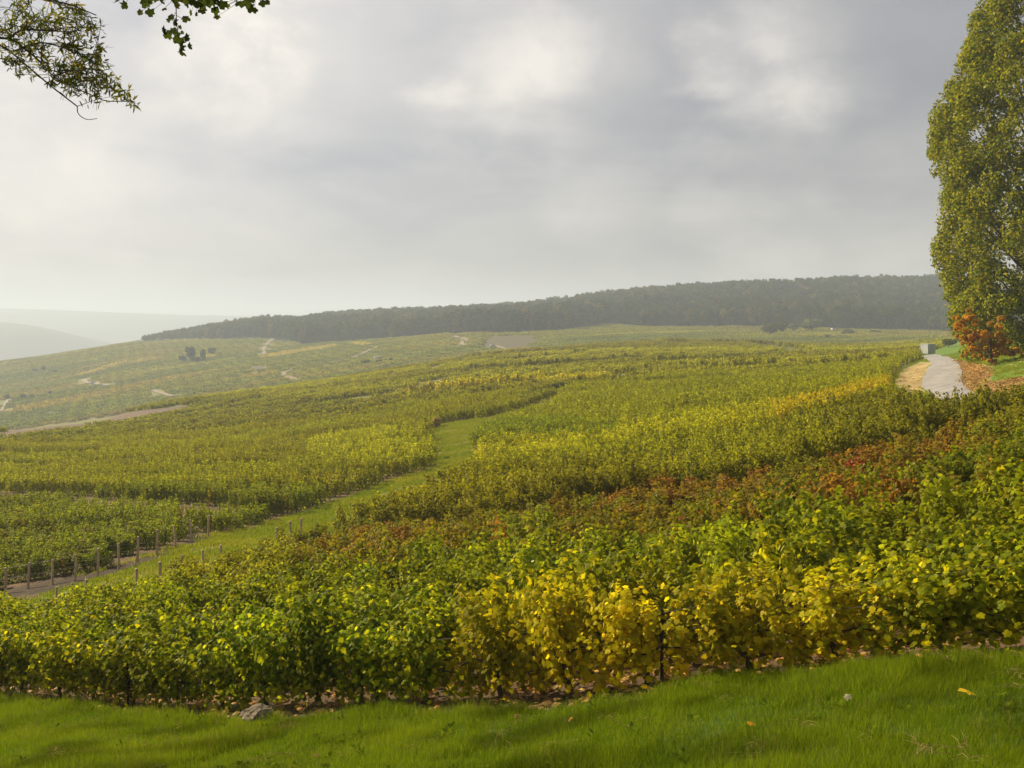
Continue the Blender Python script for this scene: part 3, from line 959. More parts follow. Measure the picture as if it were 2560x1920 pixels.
        b[sp] = lerp(LIME, OCHRE * 1.2, 0.45 * n2_[sp])
    vr_ = np.where((k < 12) & (y < 40), 0.32, 0.16)
    lum = (1 - vr_ + 2 * vr_ * rng.random(n))[:, None]
    lum = lum * (1 + np.where(y > 38, 0.34, 0.0) * (ROWLUM[k.astype(int) % 997] - 0.5))[:, None]
    return a * lum, b * lum


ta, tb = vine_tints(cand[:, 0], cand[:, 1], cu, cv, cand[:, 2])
hta, htb = vine_tints(hd[:, 0], hd[:, 1], hu, hv, 200 + np.round((hd @ FN - 60) / 1.75), True)

# slope of the land along the rows, so that the vines stand with the hill
def row_pitch(x, y, R):
    e = 0.6
    return np.arctan2(ground(x + R[0] * e, y + R[1] * e) - ground(x - R[0] * e, y - R[1] * e), 2 * e)


ROT = math.atan2(ROW[1], ROW[0])
flip = rng.integers(0, 2, len(cand))
pit = row_pitch(cand[:, 0], cand[:, 1], ROW)
sc_h = 0.97 + np.where(cand[:, 2] < 9, 0.36, 0.18) * (rng.random(len(cand)) - 0.5) + 0.12 * (vnoise(cand[:, 0], cand[:, 1], 4.0) - 0.5)
left_b = (cu < 1400) & (cv < np.interp(cu, trk_u, trk_v, right=990) + 2)
g1v = np.interp(cu, g1_u, g1_v, left=1400)
g2v = np.interp(cu, [p[0] for p in GAPS[1][0]], [p[1] for p in GAPS[1][0]])
sc_h *= np.where((cand[:, 1] > 36) & ((cand[:, 2].astype(int) + 2) % 6 == 0), 1.10, 1.0)
sc_h *= np.where(left_b, np.where(cv > g2v, 0.92, 1.14), np.where(cv > g1v, np.where(cand[:, 2] > 10, 0.88, 1.0), 1.12))
var = rng.integers(0, NV, len(cand))

# the vines that show largest: things of their own
vis = (cu > -60) & (cu < 2620) & (cv < 1990)
order = np.argsort(cand[:, 1] + 1000 * (~vis))
own = order[:300]
own = own[np.lexsort((cu[own] * -1, cand[own, 2]))]
ORD = ['first', 'second', 'third', 'fourth', 'fifth', 'sixth', 'seventh', 'eighth', 'ninth', 'tenth', 'eleventh', 'twelfth', 'thirteenth', 'fourteenth', 'fifteenth', 'sixteenth', 'seventeenth',
       'eighteenth', 'nineteenth', 'twentieth', 'twenty-first', 'twenty-second', 'twenty-third', 'twenty-fourth', 'twenty-fifth', 'twenty-sixth']
cnt = {}


def tone(a, b):
    c = (a + b) / 2
    if c[0] > 1.25 * c[1]:
        return 'reddish brown'
    if c[0] > 0.97 * c[1] and c[0] > 0.24:
        return 'yellow'
    if c[0] > 0.85 * c[1]:
        return 'yellow-green'
    return 'green'


for i in own:
    k = int(cand[i, 2]); j = cnt.get(k, 0); cnt[k] = j + 1
    e = empty('grapevine', (cand[i, 0], cand[i, 1], cz[i] - 0.05))
    yaw = ROT + math.pi * flip[i]
    p = pit[i] * (1 if flip[i] == 0 else -1)
    e.rotation_euler = (0, -p, yaw)
    e.scale = (1, 1, sc_h[i])
    fo_ = inst('foliage', VINE_F[var[i]].data, e)
    fo_['tint_a'] = [float(q) for q in ta[i]]; fo_['tint_b'] = [float(q) for q in tb[i]]
    tr_ = inst('trunk', VINE_T[var[i]][0].data, e)
    inst('canes', VINE_T[var[i]][1].data, tr_)
    if k < 2:
        tag(e, f"{tone(ta[i], tb[i])} grapevine, {ORD[min(j, 25)]} from the right in the {ORD[k]} row behind the grass", 'grapevine', 'grapevines in the near rows')
    else:
        tag(e, f"leafy grapevine in the {ORD[min(k, 25)]} row behind the grass bank", 'grapevine', 'grapevines in the near rows')

rest = np.ones(len(cand), bool); rest[own] = False
near_r = rest & (cand[:, 1] < 45); mid_r = rest & (cand[:, 1] >= 45)
all_p = np.concatenate([np.column_stack([cand[rest, 0], cand[rest, 1], cz[rest] - 0.05]), np.column_stack([hd, hz_ - 0.05])])
nrest = int(rest.sum()); nh = len(hd)
FROT = math.atan2(FR[1], FR[0])
hp = row_pitch(hd[:, 0], hd[:, 1], FR)
hsc = 0.85 + 0.3 * rng.random(nh)
for pl, wd in gaps_w:
    hsc = np.where(dist_polyline(hd[:, 0], hd[:, 1], pl + NRM * 2.0) < 2.4, 1.45 + 0.3 * rng.random(nh), hsc)
rot = np.concatenate([np.column_stack([np.zeros(nrest), -pit[rest] * np.where(flip[rest] == 0, 1, -1), ROT + math.pi * flip[rest]]), np.column_stack([np.zeros(nh), -hp, np.full(nh, FROT)])])
scl = np.concatenate([np.column_stack([0.9 + 0.2 * rng.random(nrest), 0.85 + 0.3 * rng.random(nrest), sc_h[rest]]), np.column_stack([np.ones(nh), np.ones(nh), hsc])])
idx = np.concatenate([np.where(cand[rest, 1] < 45, var[rest], NV + rng.integers(0, 6, nrest)), NV + 6 + rng.integers(0, 5, nh)])
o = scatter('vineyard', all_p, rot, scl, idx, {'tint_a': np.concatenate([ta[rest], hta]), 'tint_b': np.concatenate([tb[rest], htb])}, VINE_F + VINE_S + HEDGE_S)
tag(o, 'close rows of green, yellow and rust grapevines covering the hillside', 'vineyard', kind='stuff')

# vine rows of the far slope: low, broad pieces coloured by parcel
q = []
for b_ in np.arange(380, 1180, 5.0):
    a_ = np.arange(-900, 900, 9.0)
    q.append(np.column_stack([a_ + rng.uniform(-2, 2, len(a_)), np.full(len(a_), b_) + rng.uniform(-0.8, 0.8, len(a_))]))
q = np.concatenate(q)
fx = q[:, 0] * PE1[0] + q[:, 1] * PE2[0]; fy = q[:, 0] * PE1[1] + q[:, 1] * PE2[1]
fz = ground(fx, fy); fu, fv = project(fx, fy, fz)
k_ = (fy > 480) & (fy < forest_depth(fu) - 4) & (fy < 1050) & (fu > -850) & (fu < 2700) & (rng.random(len(fx)) < 0.94)
for pl, wd in tracks_w:
    k_ &= dist_polyline(fx, fy, pl) > 4.5
bare = in_poly(fu, fv, FIELD_POLYS[4][0]) | in_poly(fu, fv, FIELD_POLYS[5][0]) | in_poly(fu, fv, FIELD_POLYS[2][0])
k_ &= ~bare
fx, fy, fz, fu, fv = fx[k_], fy[k_], fz[k_], fu[k_], fv[k_]
fc = field_color(fx, fy, fu, fv)
PR = []
for i in range(4):
    r = np.random.default_rng(900 + i)
    n = 130
    P_ = np.column_stack([r.uniform(-4.6, 4.6, n), r.normal(0, 1.1, n), r.uniform(0.2, 1.1, n)])
    N_ = np.column_stack([r.normal(0, 0.4, n), r.normal(0, 0.5, n), np.ones(n)])
    PR.append(leaves_mesh('far_row_piece', P_, N_, r.uniform(0.7, 1.3, n), r.random(n), QUAD, M_far))
prot = math.atan2(PE1[1], PE1[0])
n = len(fx)
o = scatter('far_vineyards', np.column_stack([fx, fy, fz]), np.column_stack([np.zeros(n), -row_pitch(fx, fy, PE1), np.full(n, prot)]), np.column_stack([np.ones(n), np.ones(n), 0.8 + 0.5 * rng.random(n)]),
            rng.integers(0, 4, n), {'tint_a': fc * 1.45, 'tint_b': fc * 1.9}, PR)
tag(o, 'patchwork of hazy vine parcels on the far slope', 'vineyard', kind='stuff')


# ------------------------------------------------------------------ wood on the ridge
def crown_points(r, n, blobs, shell=0.55):
    """points and outward normals through a crown made of ellipsoid lobes: (cx,cy,cz,rx,ry,rz)"""
    blobs = np.asarray(blobs, float)
    wts = (blobs[:, 3] * blobs[:, 4] * blobs[:, 5]) ** (2 / 3)
    k = r.choice(len(blobs), n, p=wts / wts.sum())
    d = r.normal(size=(n, 3)); d /= np.linalg.norm(d, axis=1)[:, None]
    rr_ = shell + (1 - shell) * r.random(n) ** 0.6
    P = blobs[k, :3] + d * rr_[:, None] * blobs[k, 3:]
    N = d + r.normal(0, 0.45, (n, 3)) + np.array([0, 0, 0.25])
    return P, N


FT = []
for i in range(6):
    r = np.random.default_rng(40 + i)
    H = 16.0
    bl_ = [(0, 0, H * 0.55, 3.5, 3.5, 6.2)]
    for _ in range(13):
        an = r.uniform(0, 6.283); rr_ = r.uniform(1.2, 3.2); hz2 = r.uniform(0.15, 0.92) * H
        s = r.uniform(1.0, 2.2)
        bl_.append((rr_ * math.cos(an), rr_ * math.sin(an), hz2, s, s, s * 1.05))
    P_, N_ = crown_points(r, 760, bl_, 0.6)
    lf = leaves_mesh('wood_tree', P_, N_, r.uniform(0.8, 1.6, len(P_)), r.random(len(P_)), QUAD, M_far)
    FT.append(lf)
tx, ty = np.meshgrid(np.arange(-600, 1100, 6.6), np.arange(600, 1900, 6.6))
tx = tx.ravel() + rng.uniform(-2.8, 2.8, tx.size); ty = ty.ravel() + rng.uniform(-2.8, 2.8, ty.size)
tz = ground(tx, ty); tu, tv = project(tx, ty, tz)
k_ = (tu > 345 + 25 * vnoise(tx, ty, 20)) & (tu < 2760) & (ty > forest_depth(tu) + 10 * vnoise(tx, ty, 18)) & ((ty < 1200) | ((ty > 1560) & (ty < 1760) & (tu > 1000) & (tu < 1480))) & (ty < forest_depth(tu) + 480 + 600 * (ty > 1500))
tx, ty, tz, tu = tx[k_], ty[k_], tz[k_], tu[k_]
n = len(tx)
hue = rng.random(n); nb_ = vnoise(tx, ty, 45.0)
ca = lerp(np.array((0.020, 0.036, 0.014)), np.array((0.048, 0.058, 0.016)), np.clip(nb_ + 0.4 * (hue - 0.5), 0, 1))
aut = hue > 0.86
ca[aut] = lerp(np.array((0.095, 0.090, 0.022)), np.array((0.085, 0.060, 0.024)), rng.random(aut.sum()))
ca *= (0.6 + 0.8 * rng.random(n))[:, None]
s = (0.76 + 0.38 * rng.random(n) ** 1.3 + 0.3 * (vnoise(tx, ty, 40.0) - 0.5)) * np.clip(0.28 + (tu - 345) / 420, 0.28, 1.0)
edge_ = ty < forest_depth(tu) + 14
s[edge_] *= 0.8
o = scatter('forest', np.column_stack([tx, ty, tz - 0.5]), np.column_stack([np.zeros(n), np.zeros(n), rng.uniform(0, 6.28, n)]), np.column_stack([s * rng.uniform(0.9, 1.2, n), s * rng.uniform(0.9, 1.2, n), s]), rng.integers(0, 6, n),
            {'tint_a': ca, 'tint_b': ca * 1.35}, FT)
tag(o, 'dark hazy deciduous wood along the ridge', 'forest', kind='stuff')


# ------------------------------------------------------------------ single trees and shrubs in the middle distance
def bush(name, u, v, wpx, hpx, label, cat, tint=(0.05, 0.065, 0.02), tint2=None, nleaf=420, group=None, trunk=0.15):
    p = pix2world(u, v)
    d = p[1]; W = wpx / F * d / 2; Hh = hpx / F * d
    r = np.random.default_rng(int(u * 7 + v))
    e = empty(name, (p[0], p[1], p[2]))
    th = Hh * trunk
    bl_ = [(0, 0, th + (Hh - th) * 0.5, W * 0.7, W * 0.7, (Hh - th) * 0.48)]
    for _ in range(9):
        an = r.uniform(0, 6.283); rr_ = r.uniform(0.2, 0.7) * W; s_ = r.uniform(0.25, 0.42)
        bl_.append((rr_ * math.cos(an), rr_ * math.sin(an) * 0.8, th + (Hh - th) * r.uniform(0.25, 0.82), W * s_, W * s_, (Hh - th) * s_ * 0.55))
    P_, N_ = crown_points(r, nleaf, bl_, 0.5)
    P_[:, 2] = np.maximum(P_[:, 2], 0.02 * Hh)
    lf = leaves_mesh('crown', P_, N_, max(W, Hh) * r.uniform(0.12, 0.24, nleaf), r.random(nleaf), QUAD, M_far, link=True, parent=e)
    lf['tint_a'] = list(tint); lf['tint_b'] = list(tint2 if tint2 else np.array(tint) * 1.5)
    mb = MB()
    for kk in range(3):
        an = r.uniform(0, 6.28)
        mb.tube([(0, 0, -0.3), (0.05 * W * math.cos(an), 0.05 * W * math.sin(an), Hh * 0.3), (0.3 * W * math.cos(an), 0.3 * W * math.sin(an), Hh * 0.62)], np.array([0.06, 0.045, 0.02]) * max(W, Hh) * 0.6, 6)
    mb.build('trunk', M_bark, e, True)
    tag(e, label, cat, group)
    return e


G1_ = 'trees standing alone on the far slope'; G2_ = 'bushes scattered over the far fields'
bush('tree', 478, 905, 34, 38, 'tallest round tree of the dark clump on the far slope', 'tree', group=G1_, nleaf=700)
bush('tree', 508, 903, 18, 30, 'slim tree at the end of the dark clump on the far slope', 'tree', group=G1_)
bush('bush', 455, 905, 26, 18, 'low bush under the dark tree clump on the far slope', 'bush', group=G2_)
bush('bush', 492, 907, 30, 16, 'low bush in the middle of the dark tree clump', 'bush', group=G2_)
bush('tree', 530, 888, 28, 20, 'round tree behind the dark clump on the far slope', 'tree', (0.07, 0.085, 0.025), group=G1_)
bush('bush', 18, 998, 20, 12, 'bush at the outer edge of the hazy slope', 'bush', group=G2_)
bush('bush', 57, 998, 18, 14, 'larger of two dark bushes beside each other on the hazy slope', 'bush', group=G2_)
bush('bush', 80, 996, 13, 10, 'smaller of two dark bushes beside each other on the hazy slope', 'bush', group=G2_)
bush('bush', 125, 986, 11, 9, 'small lone bush above a field line on the hazy slope', 'bush', group=G2_)
bush('bush', 88, 929, 20, 8, 'low part of the bush row high on the hazy slope', 'bush', group=G2_)
bush('bush', 108, 927, 14, 14, 'tallest bush of the row high on the hazy slope', 'bush', group=G2_)
bush('bush', 138, 932, 18, 8, 'last bush of the row high on the hazy slope', 'bush', group=G2_)
bush('bush', 913, 912, 30, 14, 'bush cluster beside the white vehicle below the slanting track', 'bush', group=G2_)
bush('bush', 948, 908, 26, 9, 'low bush right below the white vehicle on the far slope', 'bush', group=G2_)
bush('bush', 977, 904, 11, 10, 'small bush beyond the white vehicle on the far slope', 'bush', group=G2_)
bush('bush', 1027, 899, 12, 6, 'tiny bush just above the spur crest', 'bush', group=G2_)
bush('bush', 1925, 838, 62, 30, 'broad dark bush at the foot of the wood', 'bush', (0.06, 0.065, 0.02), nleaf=700, group=G2_)
bush('bush', 1955, 834, 34, 32, 'taller dark bush beside the broad one at the foot of the wood', 'bush', group=G2_)
bush('tree', 2030, 828, 70, 32, 'olive tree clump in front of the wood, beside the white van', 'tree', (0.09, 0.10, 0.025), nleaf=700, group=G1_)
bush('tree', 1985, 830, 44, 24, 'lower olive tree clump between dark bushes and white van', 'tree', (0.085, 0.095, 0.025), nleaf=500, group=G1_)
bush('bush', 2068, 847, 17, 12, 'small round bush alone in the field below the white van', 'bush', (0.06, 0.08, 0.02), group=G2_)
bush('bush', 2120, 838, 44, 16, 'flat brown bush beyond the white van', 'bush', (0.075, 0.07, 0.025), group=G2_)
bush('bush', 2190, 834, 40, 8, 'thin line of brush far beyond the white van', 'bush', (0.06, 0.06, 0.02), group=G2_)
bush('bush', 2237, 836, 46, 4, 'thinnest strip of brush at the end of the field', 'bush', (0.06, 0.06, 0.02), group=G2_)
bush('shrub', 2372, 868, 46, 22, 'dark shrub beside the white metal box above the lane', 'shrub', (0.07, 0.09, 0.02), (0.16, 0.17, 0.03), nleaf=900)
bush('shrub', 2405, 858, 50, 18, 'yellowish shrub on the bank above the lane', 'shrub', (0.11, 0.12, 0.02), (0.2, 0.18, 0.03), nleaf=900)
bush('shrub', 1400, 974, 66, 18, 'dark overgrown shrub at the end of the grass track', 'shrub', (0.07, 0.085, 0.02), nleaf=700)
bush('shrub', 1412, 902, 34, 8, 'small dark bush on the near crest of vines', 'shrub', (0.06, 0.08, 0.02))
bush('shrub', 1475, 899, 40, 10, 'wider dark bush on the near crest of vines', 'shrub', (0.06, 0.08, 0.02))
bush('weed', 1119, 1150, 20, 10, 'dark weed tuft on the grass track', 'weed', (0.05, 0.09, 0.015), nleaf=300)
bush('dry_grass', 1089, 1072, 30, 30, 'pale dry grass tuft beside the grass track corner', 'grass tuft', (0.30, 0.22, 0.09), (0.40, 0.30, 0.14), nleaf=300)


# ------------------------------------------------------------------ tall tree and autumn tree by the lane
def big_tree(name, base, blobs, nleaf, lsize, tints, label, trunk_r, trunk_h, limbs, seed, outline=QUAD):
    r = np.random.default_rng(seed)
    e = empty(name, base)
    P_, N_ = crown_points(r, nleaf, blobs, 0.5)
    lf = leaves_mesh('crown', P_, N_, r.uniform(lsize[0], lsize[1], nleaf), r.random(nleaf), outline, M_crown, link=True, parent=e)
    lf['tint_a'] = list(tints[0]); lf['tint_b'] = list(tints[1])
    mb = MB()
    zz = np.linspace(-0.6, trunk_h, 9)
    path = np.column_stack([np.cumsum(r.normal(0, trunk_r * 0.25, 9)), np.cumsum(r.normal(0, trunk_r * 0.25, 9)), zz])
    path[0, :2] = 0
    rads = np.linspace(trunk_r, trunk_r * 0.25, 9); rads[0] *= 1.35
    mb.tube(path, rads, 10)
    mb.build('trunk', M_bark, e, True)
    lb_ = MB()
    for (cx, cy_, cz_) in limbs:
        t0 = np.clip((cz_ * 0.62) / trunk_h, 0.05, 0.95)
        i = int(t0 * 8)
        a_ = path[i]; c_ = np.array((cx, cy_, cz_))
        m_ = (a_ + c_) / 2 + np.array([0, 0, -0.06 * np.linalg.norm(c_ - a_)])
        lb_.tube([a_, m_, c_], [rads[i] * 0.45, rads[i] * 0.28, 0.03], 6)
    lb_.build('limbs', M_bark, e, True)
    tag(e, label, 'tree')
    return e, lf


# silhouette of the tall tree: (photo row, leftmost photo column)
PD = float(pix2world(2555, 884)[1])
sil = np.array([(-420, 2600), (-260, 2545), (-120, 2490), (0, 2452), (80, 2425), (150, 2402), (210, 2376), (250, 2362), (290, 2328), (340, 2332), (385, 2346), (450, 2366), (520, 2364), (580, 2352),
                (640, 2338), (665, 2345), (700, 2378), (740, 2376), (790, 2388), (830, 2398), (870, 2420), (905, 2455)], float)
tru = 2665.0
bx_, bzr = (tru - U0) / F * PD, gz((tru - U0) / F * PD, PD)
r = np.random.default_rng(77)
blobs = []; limbs = []
for v in np.arange(-400, 905, 12):
    Rm = (tru - np.interp(v, sil[:, 0], sil[:, 1])) / F * PD
    zc_ = -(v - V0) / F * PD - bzr
    nb2 = 7
    for k in range(nb2):
        an = math.pi + r.uniform(-math.pi, math.pi) if k > 2 else math.pi + r.uniform(-1.25, 1.25)
        s_ = r.uniform(0.75, 1.5)
        rad_ = max(Rm - s_ * 0.95, 0.2) * (1.0 if k < 3 else r.uniform(0.55, 1.0))
        blobs.append((rad_ * math.cos(an), rad_ * math.sin(an), zc_ + r.uniform(-0.5, 0.5), s_, s_, s_ * r.uniform(0.8, 1.4)))
        if r.random() < 0.12:
            limbs.append((rad_ * 0.85 * math.cos(an), rad_ * 0.85 * math.sin(an), zc_ - 0.3))
poplar, lf = big_tree('tall_tree', (bx_, PD, bzr), blobs, 210000, (0.18, 0.36), ((0.115, 0.155, 0.008), (0.29, 0.270, 0.012)), 'tall dense green and yellow tree beside the lane', 0.55, 36.0, limbs, 5)

# a second tall tree behind it, closing the row to the right
r = np.random.default_rng(78)
PD2 = PD + 16.0; tru2 = 2700.0
bx2 = (tru2 - U0) / F * PD2; bz2 = gz(bx2, PD2)
bl2 = []
for zc_ in np.arange(2.5, 38, 0.8):
    for k in range(5):
        Rm = 6.6 * math.sin(min(1.0, (zc_ + 3) / 14) * 1.57) * (1 - max(0, zc_ - 24) / 20)
        an = r.uniform(0, 6.283); s_ = r.uniform(0.9, 1.6); rad_ = max(Rm - s_, 0.2) * r.uniform(0.6, 1)
        bl2.append((rad_ * math.cos(an), rad_ * math.sin(an), zc_, s_, s_, s_ * 1.2))
big_tree('tall_tree', (bx2, PD2, bz2), bl2, 26000, (0.3, 0.55), ((0.09, 0.11, 0.010), (0.22, 0.19, 0.015)), 'second tall tree showing behind the first at the lane', 0.5, 34.0, [(2, 1, 15), (-2, 1, 18), (0, -2, 12)], 6)

# autumn tree in front
AD = PD - 9.0
ax_, = [(2478 - U0) / F * AD]; az_ = gz(ax_, AD)
r = np.random.default_rng(79)
bl3 = []
for (u, v, rp) in [(2395, 828, 16), (2415, 815, 20), (2440, 810, 20), (2432, 838, 22), (2455, 835, 22), (2410, 845, 16), (2425, 790, 14), (2450, 862, 20), (2440, 872, 14), (2470, 850, 24), (2490, 872, 16), (2480, 800, 20),
                   (2405, 800, 12), (2500, 845, 24), (2520, 870, 18), (2430, 884, 12), (2458, 886, 14), (2500, 890, 16), (2535, 892, 16), (2480, 893, 12)]:
    rr_ = rp / F * AD
    for _ in range(4):
        o_ = r.normal(0, 0.55, 3) * rr_
        q_ = rr_ * r.uniform(0.3, 0.6)
        bl3.append(((u - 2478) / F * AD + o_[0], r.uniform(-0.9, 0.9) + o_[1], max(-(v - V0) / F * AD - az_ + o_[2], 0.1), q_, q_, q_ * 0.8))
big_tree('autumn_tree', (ax_, AD, az_), bl3, 7000, (0.14, 0.28), ((0.55, 0.21, 0.012), (0.30, 0.27, 0.02)), 'small orange and red autumn tree under the tall tree', 0.12, 3.2, [(-1.6, 0, 2.6), (-1.0, 0.3, 2.0), (0.4, 0.2, 2.5), (-2.0, -0.2, 1.9)], 8)


# ------------------------------------------------------------------ posts, stakes, wires
def post_mesh(h, w, seed, rnd=False):
    r = np.random.default_rng(seed)
    mb = MB()
    if rnd:
        mb.tube([(0, 0, -0.3), (0.004, 0.0, h * 0.5), (0, 0.004, h - 0.02), (0, 0.004, h)], [w / 2, w / 2, w * 0.47, w * 0.36], 10)
    else:
        mb.box((0, 0, (h - 0.3) / 2), (w, w, h + 0.3), w * 0.16)
    o = mb.build('shaft', M_post, link=False)
    return o.data


PM = [post_mesh(1.10, 0.085, 1), post_mesh(1.05, 0.09, 2, True), post_mesh(1.08, 0.08, 3)]
hk = MB(); hk.tube([(0.0, -0.055, 0.0), (0.0, -0.055, 0.02), (0.0, 0.0, 0.03)], 0.004, 5); HOOK = hk.build('wire_hook', M_wire, link=False).data


def post(u, v, label, group, h=1.0):
    p = pix2world(u, v)
    e = empty('wooden_post', p, rng.uniform(-0.2, 0.2) + ROT)
    e.rotation_euler = (rng.normal(0, 0.025), rng.normal(0, 0.025), e.rotation_euler[2])
    e.scale = (1, 1, h)
    inst('shaft', PM[rng.integers(0, 3)], e)
    inst('wire_hook', HOOK, e, (0, 0, 1.0)); inst('wire_hook', HOOK, e, (0, 0, 0.55))
    tag(e, label, 'post', group)
    return p


L_POSTS = [(14, 1484), (70, 1472), (131, 1462), (188, 1453), (245, 1440), (297, 1423), (344, 1408), (392, 1388), (439, 1373), (478, 1356), (521, 1344)]
lp = []
names = ['leftmost', 'second', 'third', 'fourth', 'fifth', 'sixth', 'seventh', 'eighth', 'ninth', 'tenth', 'eleventh']
for i, (u, v) in enumerate(L_POSTS):
    lb_ = 'leftmost weathered end post of the vine rows across the grass track' if i == 0 else f'{names[i]} weathered end post from the left, across the grass track'
    lp.append(post(u, v, lb_, 'end posts across the grass track'))
R_POSTS = [(143, 1552), (213, 1536), (342, 1508), (401, 1488), (452, 1472), (510, 1452), (553, 1436), (691, 1386), (729, 1366), (753, 1358)]
for i, (u, v) in enumerate(R_POSTS):
    post(u, v, f'weathered end post on the near side of the grass track, {names[i] if i else "first"} from the left', 'end posts on the near side of the grass track')
FP = [(2228, 950), (2237, 944), (2245, 938), (2255, 926), (2264, 921), (2272, 917)]
for i, (u, v) in enumerate(FP):
    post(u, v, f'thin fence post left of the lane, {ORD[i]} from the yellow vines', 'fence posts left of the lane', 0.9)


def wire(name, pts, label, group=None, r_=0.0022):
    mb = MB(); mb.tube(pts, r_, 4)
    o = mb.build(name, M_wire)
    tag(o, label, 'wire', group)


# wires run from each end post into its row
for i, p in enumerate(lp):
    e = empty('trellis_wires', (p[0], p[1], p[2]))
    for hgt in (0.55, 1.0):
        mb = MB()
        s = np.linspace(0, 6, 5)
        q = np.column_stack([ROW[0] * s, ROW[1] * s, ground(p[0] + ROW[0] * s, p[1] + ROW[1] * s) - p[2] + hgt])
        mb.tube(q, 0.0016, 4)
        mb.build('wire', M_wire, e)
    tag(e, f'pair of thin wires tied to the {names[i]} end post across the track', 'wires', 'trellis wires of the far rows')

# steel stakes and wires in the front row
STK = [(880, 1768), (1652, 1706), (250, 1775)]
for i, (u, v) in enumerate(STK):
    p = pix2world(u, v)
    n0 = EDGE + 0.50
    sh = n0 - (p[0] * NRM[0] + p[1] * NRM[1])
    x, y = p[0] + NRM[0] * sh, p[1] + NRM[1] * sh
    e = empty('steel_stake', (x, y, gz(x, y) - 0.06), ROT)
    mb = MB()
    mb.box((0, 0, 0.30), (0.034, 0.006, 1.2), 0); mb.box((0.014, 0.012, 0.30), (0.006, 0.024, 1.2), 0)
    mb.build('angle_bar', M_steel, e)
    nt = MB()
    for hh in (0.4, 0.6, 0.84):
        nt.box((0, -0.012, hh), (0.05, 0.012, 0.012), 0)
    nt.build('wire_clip', M_steel, e)
    tag(e, ['dark steel stake in the front vine row above the stone', 'dark steel stake in the front vine row among yellow vines', 'dark steel stake at the dark green end of the front vine row', 'dark steel stake at the shady end of the front vine row'][i], 'stake', 'steel stakes in the front row')
e = empty('trellis_wires', (0, 0, 0))
for hgt in (0.42, 0.62, 0.86):
    s = np.linspace(-8, 16, 40)
    x = NRM[0] * (EDGE + 0.52) + ROW[0] * s; y = NRM[1] * (EDGE + 0.52) + ROW[1] * s
    mb = MB(); mb.tube(np.column_stack([x, y, ground(x, y) - 0.06 + hgt]), 0.0018, 4)
    mb.build('wire', M_wire, e)
tag(e, 'three thin wires strung along the front vine row', 'wires')

# ------------------------------------------------------------------ stone in the grass
def stone(u, v, size, label, seed):
    p = pix2world(u, v)
    r = np.random.default_rng(seed)
    import bmesh
    bm = bmesh.new()
    bmesh.ops.create_icosphere(bm, subdivisions=4, radius=1.0)
    pl = r.normal(size=(16, 3)); pl /= np.linalg.norm(pl, axis=1)[:, None]; off = r.uniform(0.62, 0.98, 16)
    for vtx in bm.verts:
        c = np.array(vtx.co)
        for n_, o_ in zip(pl, off):
            dd = c @ n_ - o_
            if dd > 0: c = c - n_ * dd * 0.85
        c *= 1 + 0.06 * math.sin(7 * c[0] + 3 * c[2]) + 0.05 * math.sin(11 * c[1] - 5 * c[0]) + 0.04 * math.sin(23 * c[0] + 17 * c[2]) + r.normal(0, 0.03)
        vtx.co = (c[0] * size, c[1] * size * 0.75, c[2] * size * 0.55)
    me = bpy.data.meshes.new('stone'); bm.to_mesh(me); bm.free()
    me.materials.append(M_stone)
    o = inst('stone', me, None, (p[0], p[1], p[2] + size * 0.28), (0.1, -0.08, 0.4))
    tag(o, label, 'stone')


stone(648, 1802, 0.27, 'rough pale stone lying in the grass by the vine edge', 3)


# ------------------------------------------------------------------ white metal box at the end of the lane
p = pix2world(2312, 886)
e = empty('metal_box', (p[0] + 0.9, p[1] + 0.8, gz(p[0] + 0.9, p[1] + 0.8) + 0.02), R_(24))
bw, bd, bh = 1.95, 1.9, 1.9
mb = MB(); mb.box((0, 0, bh / 2 + 0.06), (bw - 0.06, bd - 0.06, bh - 0.06), 0.0); bdy = mb.build('body', M_grey, e)
for k in range(15):
    mb = MB(); mb.box((-bw / 2 + 0.10 + k * (bw - 0.2) / 14, -bd / 2 + 0.012, bh / 2 + 0.06), (0.055, 0.05, bh - 0.16), 0.015); mb.build('rib', M_white, bdy)
for k in range(12):
    mb = MB(); mb.box((bw / 2 - 0.012, -bd / 2 + 0.12 + k * (bd - 0.24) / 11, bh / 2 + 0.06), (0.05, 0.06, bh - 0.16), 0.015); mb.build('rib', M_white, bdy)
for sx in (-1, 1):
    for sy in (-1, 1):
        mb = MB(); mb.box((sx * (bw / 2 - 0.03), sy * (bd / 2 - 0.03), bh / 2 + 0.04), (0.10, 0.10, bh + 0.02), 0.02); mb.build('corner_post', M_white, e)
mb = MB(); mb.box((0, 0, bh + 0.075), (bw + 0.06, bd + 0.06, 0.05), 0.01); mb.build('roof', M_white, e)
for sx in (-1, 1):
    mb = MB(); mb.box((sx * (bw / 2 - 0.25), 0, 0.02), (0.2, bd - 0.1, 0.14), 0.0); mb.build('skid', M_dark, e)
tag(e, 'white ribbed metal box standing where the lane ends', 'container')


